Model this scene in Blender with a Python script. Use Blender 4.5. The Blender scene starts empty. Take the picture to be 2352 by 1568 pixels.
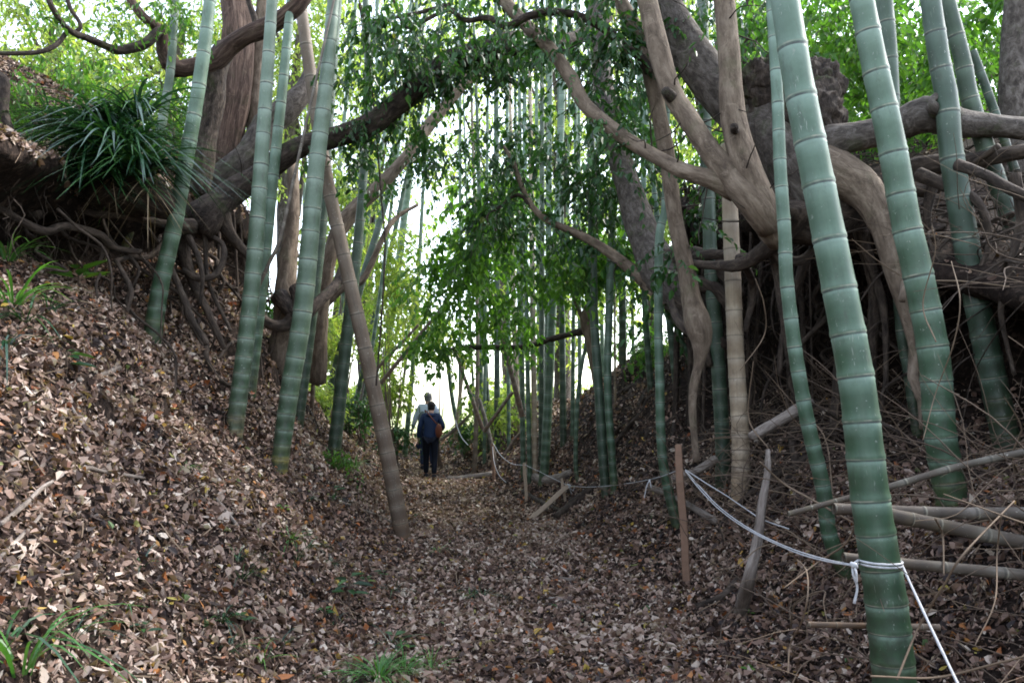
import bpy, math, random
import numpy as np
from mathutils import Vector, Matrix, noise
from mathutils.bvhtree import BVHTree

random.seed(7); rng = np.random.default_rng(11)
scene = bpy.context.scene
COL = scene.collection
R = math.radians

# ---------------------------------------------------------------- camera, world, sun, exposure
FPX, W0, H0 = 1829.3, 2352.0, 1568.0          # focal length and frame in the units the coordinates below use
PITCH = R(4.63)
CAM = Vector((0.0, 0.0, 1.5))
cd = bpy.data.cameras.new('camera'); cam = bpy.data.objects.new('camera', cd); COL.objects.link(cam)
cd.lens = 28.0; cd.sensor_width = 36.0; cd.clip_start = 0.05; cd.clip_end = 900.0
cam.location = CAM; cam.rotation_euler = (R(90) + PITCH, 0, 0)
scene.camera = cam

SUN_EL, SUN_AZ = R(44), R(62)
world = bpy.data.worlds.new("World"); scene.world = world; world.use_nodes = True
wn = world.node_tree; wn.nodes.clear()
sky = wn.nodes.new('ShaderNodeTexSky'); sky.sky_type = 'NISHITA'; sky.sun_disc = False
sky.sun_elevation = SUN_EL; sky.sun_rotation = SUN_AZ; sky.dust_density = 1.0; sky.air_density = 1.0; sky.ozone_density = 1.0
bg = wn.nodes.new('ShaderNodeBackground'); bg.inputs[1].default_value = 0.15
wo = wn.nodes.new('ShaderNodeOutputWorld')
hs = wn.nodes.new('ShaderNodeHueSaturation'); hs.inputs['Saturation'].default_value = 0.55    # thin bright cloud takes most of the blue out
wn.links.new(sky.outputs[0], hs.inputs['Color']); wn.links.new(hs.outputs[0], bg.inputs[0]); wn.links.new(bg.outputs[0], wo.inputs[0])
sd = bpy.data.lights.new('sun', 'SUN'); sd.energy = 1.4; sd.angle = R(12); sd.color = (1.0, 0.96, 0.9)
sun = bpy.data.objects.new('sun', sd); COL.objects.link(sun)
# sun to the right and a little in front: direction the light comes FROM
sv = Vector((math.sin(SUN_AZ) * math.cos(SUN_EL), math.cos(SUN_AZ) * math.cos(SUN_EL), math.sin(SUN_EL)))
sun.rotation_euler = sv.to_track_quat('Z', 'Y').to_euler()
sun.location = sv * 40
scene.view_settings.view_transform = 'Standard'; scene.view_settings.look = 'None'
scene.view_settings.exposure = 2.42; scene.view_settings.gamma = 1.0
scene.render.engine = 'CYCLES'
scene.cycles.use_denoising = True
scene.cycles.max_bounces = 6; scene.cycles.diffuse_bounces = 4; scene.cycles.glossy_bounces = 2
scene.cycles.transmission_bounces = 4; scene.cycles.transparent_max_bounces = 4
scene.cycles.filter_width = 1.8

# ---------------------------------------------------------------- pixel rays
CP, SP = math.cos(PITCH), math.sin(PITCH)
def ray(px, py):
    a = (px - W0 / 2) / FPX; b = (H0 / 2 - py) / FPX
    return Vector((a, CP - b * SP, SP + b * CP))
def P(px, py, d):
    r = ray(px, py); return CAM + r * (d / r.y)

# ---------------------------------------------------------------- materials
def mat(name):
    m = bpy.data.materials.new(name); m.use_nodes = True
    nt = m.node_tree; nt.nodes.clear()
    out = nt.nodes.new('ShaderNodeOutputMaterial')
    return m, nt, out
class N:
    """tiny node helper"""
    def __init__(s, nt): s.nt = nt
    def n(s, t, ins=None, **kw):
        x = s.nt.nodes.new(t)
        for k, v in kw.items(): setattr(x, k, v)
        for k, v in (ins or {}).items():
            i = x.inputs[k]
            if isinstance(v, bpy.types.NodeSocket): s.nt.links.new(v, i)
            else: i.default_value = v
        return x
    def ramp(s, fac, stops, interp='LINEAR'):
        x = s.nt.nodes.new('ShaderNodeValToRGB'); cr = x.color_ramp; cr.interpolation = interp
        while len(cr.elements) < len(stops): cr.elements.new(0.5)
        for e, (p, c) in zip(cr.elements, stops):
            e.position = p; e.color = (c[0], c[1], c[2], 1)
        s.nt.links.new(fac, x.inputs[0]); return x.outputs[0]
    def math(s, op, a, b=None, clamp=False):
        x = s.nt.nodes.new('ShaderNodeMath'); x.operation = op; x.use_clamp = clamp
        for i, v in ((0, a), (1, b)):
            if v is None: continue
            if isinstance(v, bpy.types.NodeSocket): s.nt.links.new(v, x.inputs[i])
            else: x.inputs[i].default_value = v
        return x.outputs[0]
    def mix(s, f, a, b, mode='MIX'):
        x = s.nt.nodes.new('ShaderNodeMix'); x.data_type = 'RGBA'; x.blend_type = mode
        for i, v in ((0, f), (6, a), (7, b)):
            if isinstance(v, bpy.types.NodeSocket): s.nt.links.new(v, x.inputs[i])
            else: x.inputs[i].default_value = v if i == 0 else (v[0], v[1], v[2], 1)
        return x.outputs[2]
    def attr(s, name): return s.n('ShaderNodeAttribute', attribute_name=name)
    def mapv(s, vec, scale):
        return s.n('ShaderNodeMapping', {'Vector': vec, 'Scale': scale}).outputs[0]
    def noise(s, vec, scale, detail=4, rough=0.6, dist=0.0):
        return s.n('ShaderNodeTexNoise', {'Vector': vec, 'Scale': scale, 'Detail': detail, 'Roughness': rough, 'Distortion': dist}).outputs[0]

def bark(name, dark, mid, light, stretch=5.0, scale=18.0, bump=0.5, moss=0.0, rough=0.85):
    m, nt, out = mat(name); h = N(nt)
    lc = h.attr('lc').outputs['Vector']
    v = h.mapv(lc, (1, 1, 1 / stretch))
    f = h.noise(v, scale, 6, 0.65, 0.4)
    big = h.noise(lc, 2.3, 3, 0.6)
    c = h.ramp(f, [(0.34, dark), (0.5, mid), (0.68, light)])
    c = h.mix(h.ramp(big, [(0.42, (0, 0, 0)), (0.62, (1, 1, 1))]), h.mix(0.35, c, dark), c)
    lich = h.ramp(h.noise(lc, 9.0, 5, 0.75, 1.0), [(0.57, (0, 0, 0)), (0.66, (0.55, 0.55, 0.55))])
    c = h.mix(lich, c, light)
    pit = h.ramp(h.noise(v, scale * 3.1, 3, 0.7), [(0.30, (1, 1, 1)), (0.42, (0, 0, 0))])
    c = h.mix(h.math('MULTIPLY', pit, 0.6), c, dark)
    c = h.mix(h.math('MULTIPLY', h.ramp(h.noise(lc, 5.5, 4), [(0.55, (0, 0, 0)), (0.68, (1, 1, 1))]), moss), c, (0.05, 0.07, 0.02))
    b = h.n('ShaderNodeBump', {'Strength': min(1, bump * 1.5), 'Distance': 0.03, 'Height': h.math('ADD', f, h.math('MULTIPLY', big, 0.8))})
    p = h.n('ShaderNodeBsdfPrincipled', {'Base Color': c, 'Roughness': rough, 'Normal': b.outputs[0], 'Specular IOR Level': 0.25})
    nt.links.new(p.outputs[0], out.inputs[0]); return m

def bamboo_mat(name, green, pale, base, bloomc, dead=False):
    m, nt, out = mat(name); h = N(nt)
    lc = h.attr('lc').outputs['Vector']; nd = h.attr('nod').outputs['Fac']; bl = h.attr('bloom').outputs['Fac']
    rnd = h.attr('rnd').outputs['Fac']
    fr = h.math('FRACT', nd)
    streak = h.noise(h.mapv(lc, (1, 1, 0.05)), 55, 3, 0.6)
    blot = h.noise(lc, 7, 4, 0.65)
    c = h.mix(h.ramp(streak, [(0.35, (0, 0, 0)), (0.7, (1, 1, 1))]), green, pale)
    # waxy bloom: strongest just under each node, and stronger higher on the culm
    under = h.ramp(fr, [(0.0, (0.35,) * 3), (0.25, (0.05,) * 3), (0.6, (0.2,) * 3), (0.93, (0.9,) * 3), (1.0, (1,) * 3)])
    wax = h.math('MULTIPLY', h.math('ADD', h.math('MULTIPLY', under, 0.55), h.math('MULTIPLY', bl, 0.55)), h.ramp(blot, [(0.3, (0.55,) * 3), (0.7, (1,) * 3)]), clamp=True)
    c = h.mix(wax, c, bloomc)
    c = h.mix(h.ramp(bl, [(0.02, (1,) * 3), (0.085, (0,) * 3)]), c, base)
    c = h.mix(h.math('MULTIPLY', rnd, 0.35), c, h.mix(0.5, c, (0.10, 0.13, 0.05)))
    zone = h.math('MULTIPLY', h.ramp(fr, [(0.10, (0,) * 3), (0.34, (1,) * 3), (0.62, (0.85,) * 3), (0.9, (0,) * 3)]), h.ramp(bl, [(0.15, (0.85,) * 3), (0.9, (0.2,) * 3)]))
    c = h.mix(zone, c, [x * 0.75 for x in green])
    stain = h.ramp(h.noise(h.mapv(lc, (1, 1, 0.35)), 16, 5, 0.7), [(0.56, (0,) * 3), (0.72, (0.55,) * 3)])
    c = h.mix(stain, c, (0.05, 0.055, 0.04) if not dead else (0.09, 0.07, 0.055))
    scr = h.ramp(h.noise(h.mapv(lc, (1, 1, 0.12)), 120, 2, 0.5), [(0.66, (0,) * 3), (0.72, (0.6,) * 3)])
    c = h.mix(h.math('MULTIPLY', scr, h.ramp(h.noise(lc, 4, 2), [(0.5, (0,) * 3), (0.6, (1,) * 3)])), c, (0.30, 0.33, 0.27))
    lich = h.ramp(h.noise(lc, 38, 3, 0.7), [(0.66, (0,) * 3), (0.70, (0.7,) * 3)])
    c = h.mix(lich, c, (0.26, 0.29, 0.24) if not dead else (0.5, 0.45, 0.38))
    dirt = h.math('MULTIPLY', h.ramp(h.noise(lc, 12, 4, 0.7), [(0.42, (0,) * 3), (0.62, (1,) * 3)]), h.ramp(bl, [(0.0, (0.8,) * 3), (0.3, (0.25,) * 3), (1.0, (0.1,) * 3)]))
    c = h.mix(dirt, c, (0.03, 0.035, 0.022) if not dead else (0.10, 0.075, 0.055))
    ring = h.ramp(h.math('ABSOLUTE', h.math('SUBTRACT', fr, 0.012)), [(0.0, (1,) * 3), (0.022, (0.85,) * 3), (0.04, (0,) * 3)])
    c = h.mix(h.math('MULTIPLY', ring, h.ramp(h.noise(lc, 20, 2), [(0.35, (.45,) * 3), (0.6, (1,) * 3)]) if not dead else 0.45), c, (0.045, 0.05, 0.045))
    lip = h.ramp(h.math('ABSOLUTE', h.math('SUBTRACT', fr, 0.06)), [(0.0, (0.5,) * 3), (0.025, (0,) * 3)])
    c = h.mix(h.math('MULTIPLY', lip, h.ramp(h.noise(lc, 14, 2), [(0.45, (0.4,) * 3), (0.6, (1.6,) * 3)])), c, (0.36, 0.33, 0.25))
    b = h.n('ShaderNodeBump', {'Strength': 0.12, 'Distance': 0.004, 'Height': streak})
    p = h.n('ShaderNodeBsdfPrincipled', {'Base Color': c, 'Roughness': h.ramp(blot, [(0.3, (0.38,) * 3), (0.7, (0.62,) * 3)]) if not dead else 0.65, 'Normal': b.outputs[0], 'Specular IOR Level': 0.4 if not dead else 0.25})
    nt.links.new(p.outputs[0], out.inputs[0]); return m

def leaf_mat(name, stops, trans=0.45, rough=0.4, spec=0.45, tboost=1.6):
    m, nt, out = mat(name); h = N(nt)
    r = h.attr('rnd').outputs['Fac']
    c = h.ramp(r, stops)
    p = h.n('ShaderNodeBsdfPrincipled', {'Base Color': c, 'Roughness': rough, 'Specular IOR Level': spec})
    tc = h.mix(1.0, c, (tboost * 0.95, tboost, tboost * 0.35), 'MULTIPLY')
    t = h.n('ShaderNodeBsdfTranslucent', {'Color': tc})
    mx = h.n('ShaderNodeMixShader', {0: trans, 1: p.outputs[0], 2: t.outputs[0]})
    nt.links.new(mx.outputs[0], out.inputs[0]); return m

def plain(name, col, rough=0.7, var=0.3, scale=30, spec=0.3):
    m, nt, out = mat(name); h = N(nt)
    tc = h.n('ShaderNodeTexCoord').outputs['Object']
    f = h.noise(tc, scale, 4)
    c = h.mix(f, [x * (1 - var) for x in col], [min(1, x * (1 + var)) for x in col])
    b = h.n('ShaderNodeBump', {'Strength': 0.3, 'Distance': 0.01, 'Height': f})
    p = h.n('ShaderNodeBsdfPrincipled', {'Base Color': c, 'Roughness': rough, 'Specular IOR Level': spec, 'Normal': b.outputs[0]})
    nt.links.new(p.outputs[0], out.inputs[0]); return m

M = {}
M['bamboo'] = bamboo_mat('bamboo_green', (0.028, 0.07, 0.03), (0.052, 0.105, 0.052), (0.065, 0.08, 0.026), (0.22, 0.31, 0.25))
M['bamboo_yellow_foot'] = bamboo_mat('bamboo_yellow_foot', (0.034, 0.07, 0.034), (0.06, 0.105, 0.058), (0.26, 0.20, 0.05), (0.25, 0.32, 0.265))
M['bamboo_tan_foot'] = bamboo_mat('bamboo_tan_foot', (0.034, 0.07, 0.034), (0.06, 0.105, 0.058), (0.20, 0.15, 0.08), (0.25, 0.32, 0.265))
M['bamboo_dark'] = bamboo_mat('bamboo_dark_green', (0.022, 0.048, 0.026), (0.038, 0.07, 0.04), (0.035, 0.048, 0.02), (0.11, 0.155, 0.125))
M['bamboo_dead'] = bamboo_mat('bamboo_dead', (0.36, 0.27, 0.18), (0.52, 0.42, 0.30), (0.30, 0.20, 0.12), (0.50, 0.42, 0.34), dead=True)
M['bamboo_grey'] = bamboo_mat('bamboo_grey', (0.10, 0.08, 0.065), (0.19, 0.16, 0.135), (0.11, 0.08, 0.06), (0.22, 0.195, 0.175), dead=True)
M['bamboo_brown'] = bamboo_mat('bamboo_brown', (0.12, 0.082, 0.058), (0.22, 0.16, 0.118), (0.15, 0.085, 0.05), (0.24, 0.19, 0.155), dead=True)
M['bark_grey'] = bark('bark_grey', (0.035, 0.028, 0.023), (0.095, 0.078, 0.066), (0.19, 0.165, 0.145), 1.8, 20, 0.6, 0.3)
M['bark_tan'] = bark('bark_tan', (0.07, 0.05, 0.035), (0.155, 0.115, 0.082), (0.25, 0.195, 0.145), 3.0, 17, 0.45, 0.2)
M['bark_dark'] = bark('bark_dark', (0.014, 0.010, 0.008), (0.042, 0.03, 0.023), (0.105, 0.08, 0.063), 2.2, 24, 0.9, 0.45)
M['bark_red'] = bark('bark_red', (0.025, 0.014, 0.010), (0.075, 0.045, 0.033), (0.16, 0.11, 0.085), 9.0, 34, 1.0, 0.15)
M['root'] = bark('root_bark', (0.018, 0.013, 0.01), (0.055, 0.04, 0.03), (0.12, 0.09, 0.07), 3.0, 22, 0.6, 0.0)
M['twig'] = plain('twig', (0.10, 0.07, 0.05), 0.85, 0.4, 20)
M['twig_pale'] = plain('twig_pale', (0.17, 0.12, 0.08), 0.8, 0.4, 20)
M['leaf_mid'] = leaf_mat('leaf_mid', [(0, (0.012, 0.04, 0.012)), (0.5, (0.022, 0.07, 0.018)), (0.9, (0.045, 0.12, 0.028)), (0.97, (0.09, 0.17, 0.04)), (1, (0.30, 0.26, 0.05))], 0.35)
M['leaf_dark'] = leaf_mat('leaf_dark', [(0, (0.012, 0.035, 0.014)), (0.6, (0.022, 0.07, 0.024)), (1, (0.05, 0.12, 0.03))], 0.3)
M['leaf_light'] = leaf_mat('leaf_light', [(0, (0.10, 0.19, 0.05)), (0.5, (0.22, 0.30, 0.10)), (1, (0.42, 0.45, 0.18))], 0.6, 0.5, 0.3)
M['leaf_green'] = leaf_mat('leaf_green', [(0, (0.025, 0.075, 0.016)), (0.45, (0.06, 0.15, 0.028)), (0.8, (0.11, 0.24, 0.045)), (1, (0.22, 0.36, 0.08))], 0.52)
M['grass'] = leaf_mat('grass_blade', [(0, (0.008, 0.028, 0.016)), (0.6, (0.016, 0.055, 0.024)), (1, (0.05, 0.13, 0.035))], 0.22, 0.26, 0.8)
M['grass_bright'] = leaf_mat('grass_bright', [(0, (0.04, 0.11, 0.03)), (0.6, (0.07, 0.20, 0.04)), (1, (0.14, 0.30, 0.06))], 0.35, 0.35, 0.5)
M['dry_grass'] = leaf_mat('dry_grass', [(0, (0.10, 0.07, 0.045)), (1, (0.26, 0.20, 0.13))], 0.2, 0.7, 0.2)
M['litter'] = leaf_mat('dead_leaf', [(0, (0.024, 0.015, 0.013)), (0.28, (0.08, 0.045, 0.033)), (0.50, (0.18, 0.11, 0.08)), (0.71, (0.31, 0.205, 0.155)), (0.88, (0.44, 0.33, 0.265)), (0.95, (0.60, 0.51, 0.42)), (0.955, (0.24, 0.07, 0.03)), (0.98, (0.36, 0.15, 0.05)), (0.992, (0.42, 0.30, 0.06)), (1, (0.07, 0.13, 0.05))], 0.12, 0.55, 0.35, 1.2)
M['rope'] = plain('rope_white', (0.46, 0.46, 0.46), 0.85, 0.5, 60)
M['stake'] = plain('stake_wood', (0.20, 0.12, 0.08), 0.8, 0.35, 18)
M['stake_pale'] = plain('stake_pale', (0.34, 0.26, 0.19), 0.8, 0.3, 18)
M['oldwood'] = bark('old_wood', (0.10, 0.08, 0.065), (0.22, 0.18, 0.15), (0.36, 0.31, 0.265), 6, 25, 0.6)

def ground_mat():
    m, nt, out = mat('forest_floor'); h = N(nt)
    tc = h.n('ShaderNodeTexCoord').outputs['Object']
    v = h.n('ShaderNodeTexVoronoi', {'Vector': tc, 'Scale': 26.0, 'Randomness': 1.0}); v.feature = 'F1'
    sep = h.n('ShaderNodeSeparateColor', {0: v.outputs['Color']}).outputs[0]
    c = h.ramp(sep, [(0, (0.014, 0.010, 0.008)), (0.4, (0.03, 0.021, 0.016)), (0.75, (0.055, 0.038, 0.029)), (1, (0.12, 0.085, 0.065))])
    f = h.noise(tc, 9, 6, 0.7)
    ypos = h.n('ShaderNodeSeparateXYZ', {0: tc}).outputs[1]
    c = h.mix(h.ramp(f, [(0.4, (0, 0, 0)), (0.65, (1, 1, 1))]), (0.016, 0.011, 0.009), c)
    field = h.ramp(h.math('DIVIDE', h.math('ADD', ypos, h.math('MULTIPLY', f, 4.0)), 40.0, clamp=True), [(0.66, (0,) * 3), (0.74, (1,) * 3)])
    c = h.mix(field, c, h.mix(f, (0.32, 0.36, 0.16), (0.50, 0.50, 0.30)))      # pale grass of the open field past the wood, overexposed glare painted in
    b = h.n('ShaderNodeBump', {'Strength': 0.8, 'Distance': 0.05, 'Height': f})
    p = h.n('ShaderNodeBsdfPrincipled', {'Base Color': c, 'Roughness': 0.95, 'Specular IOR Level': 0.1, 'Normal': b.outputs[0]})
    nt.links.new(p.outputs[0], out.inputs[0]); return m
M['ground'] = ground_mat()

# ---------------------------------------------------------------- object helpers
def tag(o, label=None, cat=None, group=None, kind=None):
    if label: o['label'] = label
    if cat: o['category'] = cat
    if group: o['group'] = group
    if kind: o['kind'] = kind
    return o
def thing(name, loc, label, cat, group=None):
    o = bpy.data.objects.new(name, None); COL.objects.link(o); o.location = loc; o.empty_display_size = 0.2
    return tag(o, label, cat, group)

class MB:
    """collects vertices, faces, attributes; build() links one mesh object"""
    def __init__(s):
        s.v = []; s.f = []; s.mi = []; s.n = 0; s.a = {}
    def add(s, verts, faces, mi=0, **attrs):
        verts = np.asarray(verts, dtype=np.float64).reshape(-1, 3)
        k = len(verts); s.v.append(verts)
        for fa in (faces if isinstance(faces, list) else [faces]):
            fa = np.asarray(fa, dtype=np.int64)
            if len(fa) == 0: continue
            s.f.append(fa + s.n); s.mi.append(np.full(len(fa), mi, dtype=np.int32))
        for key in set(list(s.a) + list(attrs)):
            dim = 3 if key == 'lc' else 1
            if key not in s.a:
                s.a[key] = [np.zeros((s.n, dim))]
            val = attrs.get(key)
            if val is None: val = np.zeros((k, dim))
            val = np.asarray(val, dtype=np.float64)
            if val.ndim == 0: val = np.full((k, dim), float(val))
            s.a[key].append(val.reshape(k, dim))
        s.n += k
    def build(s, name, mats, parent=None, origin=None, smooth=True):
        v = np.concatenate(s.v)
        if parent is not None: org = np.array(parent.matrix_world.translation) if False else np.array(parent.location)
        elif origin is not None: org = np.array(origin)
        else: org = np.zeros(3)
        v = v - org
        me = bpy.data.meshes.new(name)
        me.vertices.add(len(v)); me.vertices.foreach_set('co', v.ravel().astype(np.float32))
        tot = np.concatenate([np.full(len(f), f.shape[1], dtype=np.int32) for f in s.f])
        lv = np.concatenate([f.ravel() for f in s.f]).astype(np.int32)
        st = np.concatenate([[0], np.cumsum(tot)[:-1]]).astype(np.int32)
        me.loops.add(len(lv)); me.loops.foreach_set('vertex_index', lv)
        me.polygons.add(len(tot)); me.polygons.foreach_set('loop_start', st); me.polygons.foreach_set('loop_total', tot)
        me.polygons.foreach_set('material_index', np.concatenate(s.mi))
        me.polygons.foreach_set('use_smooth', np.full(len(tot), smooth))
        me.update(calc_edges=True)
        for k_, l in s.a.items():
            arr = np.concatenate(l).astype(np.float32)
            if k_ == 'lc':
                at = me.attributes.new('lc', 'FLOAT_VECTOR', 'POINT'); at.data.foreach_set('vector', arr.ravel())
            else:
                at = me.attributes.new(k_, 'FLOAT', 'POINT'); at.data.foreach_set('value', arr.ravel())
        me.validate(clean_customdata=False)
        for mm in (mats if isinstance(mats, (list, tuple)) else [mats]): me.materials.append(mm)
        o = bpy.data.objects.new(name, me); COL.objects.link(o)
        if parent is not None:
            o.parent = parent
        elif origin is not None: o.location = origin
        return o

def catmull(pts, step):
    """pts: (n,k) -> resampled smooth curve"""
    pts = np.asarray(pts, float); n = len(pts)
    if n == 2: ext = np.vstack([2 * pts[0] - pts[1], pts, 2 * pts[1] - pts[0]])
    else: ext = np.vstack([2 * pts[0] - pts[1], pts, 2 * pts[-1] - pts[-2]])
    out = []
    for i in range(n - 1):
        p0, p1, p2, p3 = ext[i:i + 4]
        m = max(1, int(math.ceil(np.linalg.norm((p2 - p1)[:3]) / step)))
        for j in range(m):
            t = j / m
            out.append(0.5 * (2 * p1 + (p2 - p0) * t + (2 * p0 - 5 * p1 + 4 * p2 - p3) * t * t + (3 * p1 - p0 - 3 * p2 + p3) * t ** 3))
    out.append(pts[-1]); return np.array(out)

def frames(c):
    t = np.gradient(c, axis=0); t /= np.linalg.norm(t, axis=1)[:, None] + 1e-12
    up = np.array([0, 0, 1.0]) if abs(t[0][2]) < 0.9 else np.array([0, 1.0, 0])
    a = np.cross(t[0], up); a /= np.linalg.norm(a)
    A = [a]
    for i in range(1, len(c)):
        a = A[-1] - t[i] * np.dot(A[-1], t[i]); a /= np.linalg.norm(a) + 1e-12; A.append(a)
    A = np.array(A); B = np.cross(t, A); return t, A, B

def tube(mb, pts, rad, sides=12, amp=0.08, freq=3.0, step=None, cap=True, mi=0, ridge=0.0, flat=None):
    """pts (n,3) rad (n,) -> smooth knobbly tube"""
    q = np.hstack([np.asarray(pts, float), np.asarray(rad, float)[:, None]])
    if step is None: step = max(0.02, float(np.mean(rad)) * 1.2)
    q = catmull(q, step); c = q[:, :3]; r = np.maximum(q[:, 3], 0.0008)
    t, A, B = frames(c)
    th = np.linspace(0, 2 * math.pi, sides, endpoint=False)
    ct, st_ = np.cos(th), np.sin(th)
    rr = np.repeat(r[:, None], sides, 1)
    off = random.random() * 50
    if amp > 0 or ridge > 0:
        for i in range(len(c)):
            for j in range(sides):
                d = A[i] * ct[j] + B[i] * st_[j]
                p = Vector(c[i] * freq + d * r[i] * freq * 1.5) + Vector((off, 0, 0))
                k = 1 + amp * (noise.noise(p) * 1.5 + 0.5 * noise.noise(p * 2.7))
                if ridge: k += ridge * noise.noise(Vector((ct[j] * 2.2 + off, st_[j] * 2.2, i * step * 0.5)))
                rr[i, j] = r[i] * k
    V = c[:, None, :] + A[:, None, :] * (ct[None, :, None] * rr[..., None]) + B[:, None, :] * (st_[None, :, None] * rr[..., None])
    L = np.concatenate([[0], np.cumsum(np.linalg.norm(np.diff(c, axis=0), axis=1))])
    lc = np.stack([ct[None, :] * r[:, None] + off, st_[None, :] * r[:, None], np.repeat(L[:, None], sides, 1)], -1)
    n = len(c); idx = np.arange(n * sides).reshape(n, sides); nx = np.roll(idx, -1, 1)
    f = np.stack([idx[:-1], nx[:-1], nx[1:], idx[1:]], -1).reshape(-1, 4)
    V = V.reshape(-1, 3); lc = lc.reshape(-1, 3); faces = [f]
    if cap:
        V = np.vstack([V, c[0] - t[0] * r[0] * 0.2, c[-1] + t[-1] * r[-1] * 0.35]); lc = np.vstack([lc, lc[0], lc[-1]])
        k = n * sides
        tri = [[k, (j + 1) % sides, j] for j in range(sides)] + [[k + 1, (n - 1) * sides + j, (n - 1) * sides + (j + 1) % sides] for j in range(sides)]
        faces.append(np.array(tri))
    mb.add(V, faces, mi, lc=lc)
    return c, r

# ---------------------------------------------------------------- terrain
def xc(y): return 0.35 - 0.0066 * y * y if y < 20 else 0.35 - 0.0066 * 400 - 0.10 * (y - 20)
def hw(y): return max(0.65, 1.35 - 0.035 * y)
def sm(a, b, x):
    t = min(1, max(0, (x - a) / (b - a))); return t * t * (3 - 2 * t)
def pathz(y): return 0.06 * max(0, min(y, 24) - 17.2) * sm(17.2, 18.2, y) + 0.05 * math.sin(y * 0.9)
LA = [(0, 0), (.2, .07), (.4, .22), (.7, .5), (1.0, .82), (1.5, 1.33), (1.9, 1.8), (2.2, 2.15), (2.45, 2.38), (2.72, 2.55), (3.0, 2.68), (3.2, 2.85), (3.15, 3.08), (2.85, 3.22), (2.62, 3.36), (2.68, 3.52), (3.0, 3.68), (3.8, 3.95), (5.5, 4.5), (10, 5.8), (22, 8), (90, 14)]
LB = [(0, 0), (.15, .08), (.3, .2), (.5, .38), (.75, .6), (1.0, .82), (1.25, 1.05), (1.5, 1.22), (1.7, 1.38), (1.9, 1.5), (2.1, 1.6), (2.3, 1.68), (2.5, 1.74), (2.7, 1.8), (2.9, 1.84), (3.2, 1.88), (3.6, 1.92), (4.3, 2.0), (6, 2.2), (10, 2.7), (22, 4.5), (90, 9)]
RA = [(0, 0), (.2, .06), (.4, .16), (.7, .42), (1.0, .68), (1.3, .92), (1.6, 1.12), (1.9, 1.26), (2.3, 1.36), (2.7, 1.5), (3.0, 1.75), (3.15, 2.15), (3.1, 2.55), (2.7, 2.9), (2.2, 3.06), (1.82, 3.2), (1.8, 3.38), (2.4, 3.6), (5, 4.0), (10, 4.8), (22, 6.5), (90, 12)]
RB = [(0, 0), (.15, .08), (.3, .2), (.5, .38), (.75, .62), (1.0, .85), (1.2, 1.05), (1.4, 1.22), (1.6, 1.4), (1.75, 1.52), (1.9, 1.62), (2.1, 1.72), (2.3, 1.8), (2.5, 1.86), (2.7, 1.9), (3.0, 1.94), (3.5, 1.98), (4.3, 2.05), (6, 2.2), (10, 2.6), (22, 4.2), (90, 9)]
SUB = 5
def dens(p):
    o = []
    for a, b in zip(p[:-1], p[1:]):
        for k in range(SUB): o.append((a[0] + (b[0] - a[0]) * k / SUB, a[1] + (b[1] - a[1]) * k / SUB))
    o.append(p[-1]); 
    o = np.array(o)
    for _ in range(2):
        o[1:-1] = 0.25 * o[:-2] + 0.5 * o[1:-1] + 0.25 * o[2:]
    return o
LA, LB, RA, RB = map(dens, (LA, LB, RA, RB))
ys = list(np.arange(-14, 2, 0.6)) + list(np.arange(2, 12, 0.09)) + list(np.arange(12, 26, 0.2)) + list(np.arange(26, 60, 1.5)) + list(np.arange(60, 420, 20))
rows = []
for y in ys:
    e = hw(y); cx = xc(y); pz = pathz(y)
    fL = sm(10.5, 14.5, y); fR = sm(10.0, 12.8, y)
    far = 1 - 0.3 * sm(14, 20, y) - 0.55 * sm(20, 34, y)
    near = 0.75 + 0.25 * sm(1.5, 5.0, y); nearR = 0.62 + 0.38 * sm(3.8, 8.5, y)
    pl = LA * (1 - fL) + LB * fL; pr = RA * (1 - fR) + RB * fR
    kf = 1 - 0.9 * sm(30, 60, y)
    cl = sm(7.2, 9.0, y) * (1 - fL); cr_ = sm(7.2, 9.0, y) * (1 - fR)
    pl = pl.copy(); pr = pr.copy()
    pl[:, 0] = np.where(pl[:, 0] > 1.2, 1.2 + (pl[:, 0] - 1.2) * (1 - .42 * cl), pl[:, 0]); pl[:, 1] *= 1 + .10 * cl
    pr[:, 0] = np.where(pr[:, 0] > 1.0, 1.0 + (pr[:, 0] - 1.0) * (1 - .38 * cr_), pr[:, 0]); pr[:, 1] *= 1 + .06 * cr_
    lift = sm(9.3, 11.2, y) * (1 - sm(13.5, 17, y)); pr[:, 1] *= 1 + .30 * lift * np.clip((pr[:, 0] - .6) / .8, 0, 1)
    row = []
    for (u, z) in pl[::-1]: row.append((cx - e - u, y, pz + z * far * near * kf, u, -1))
    for k in range(1, 16):
        t = k / 16 * 2 - 1; row.append((cx + e * t, y, pz - 0.05 * (1 - t * t), 0, 0))
    for (u, z) in pr: row.append((cx + e + u, y, pz + z * far * (nearR * sm(1, 2, z) + near * (1 - sm(1, 2, z))) * kf, u, 1))
    rows.append(row)
T = np.array(rows); nr, nc = T.shape[:2]
TV = T[..., :3].copy()
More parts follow.
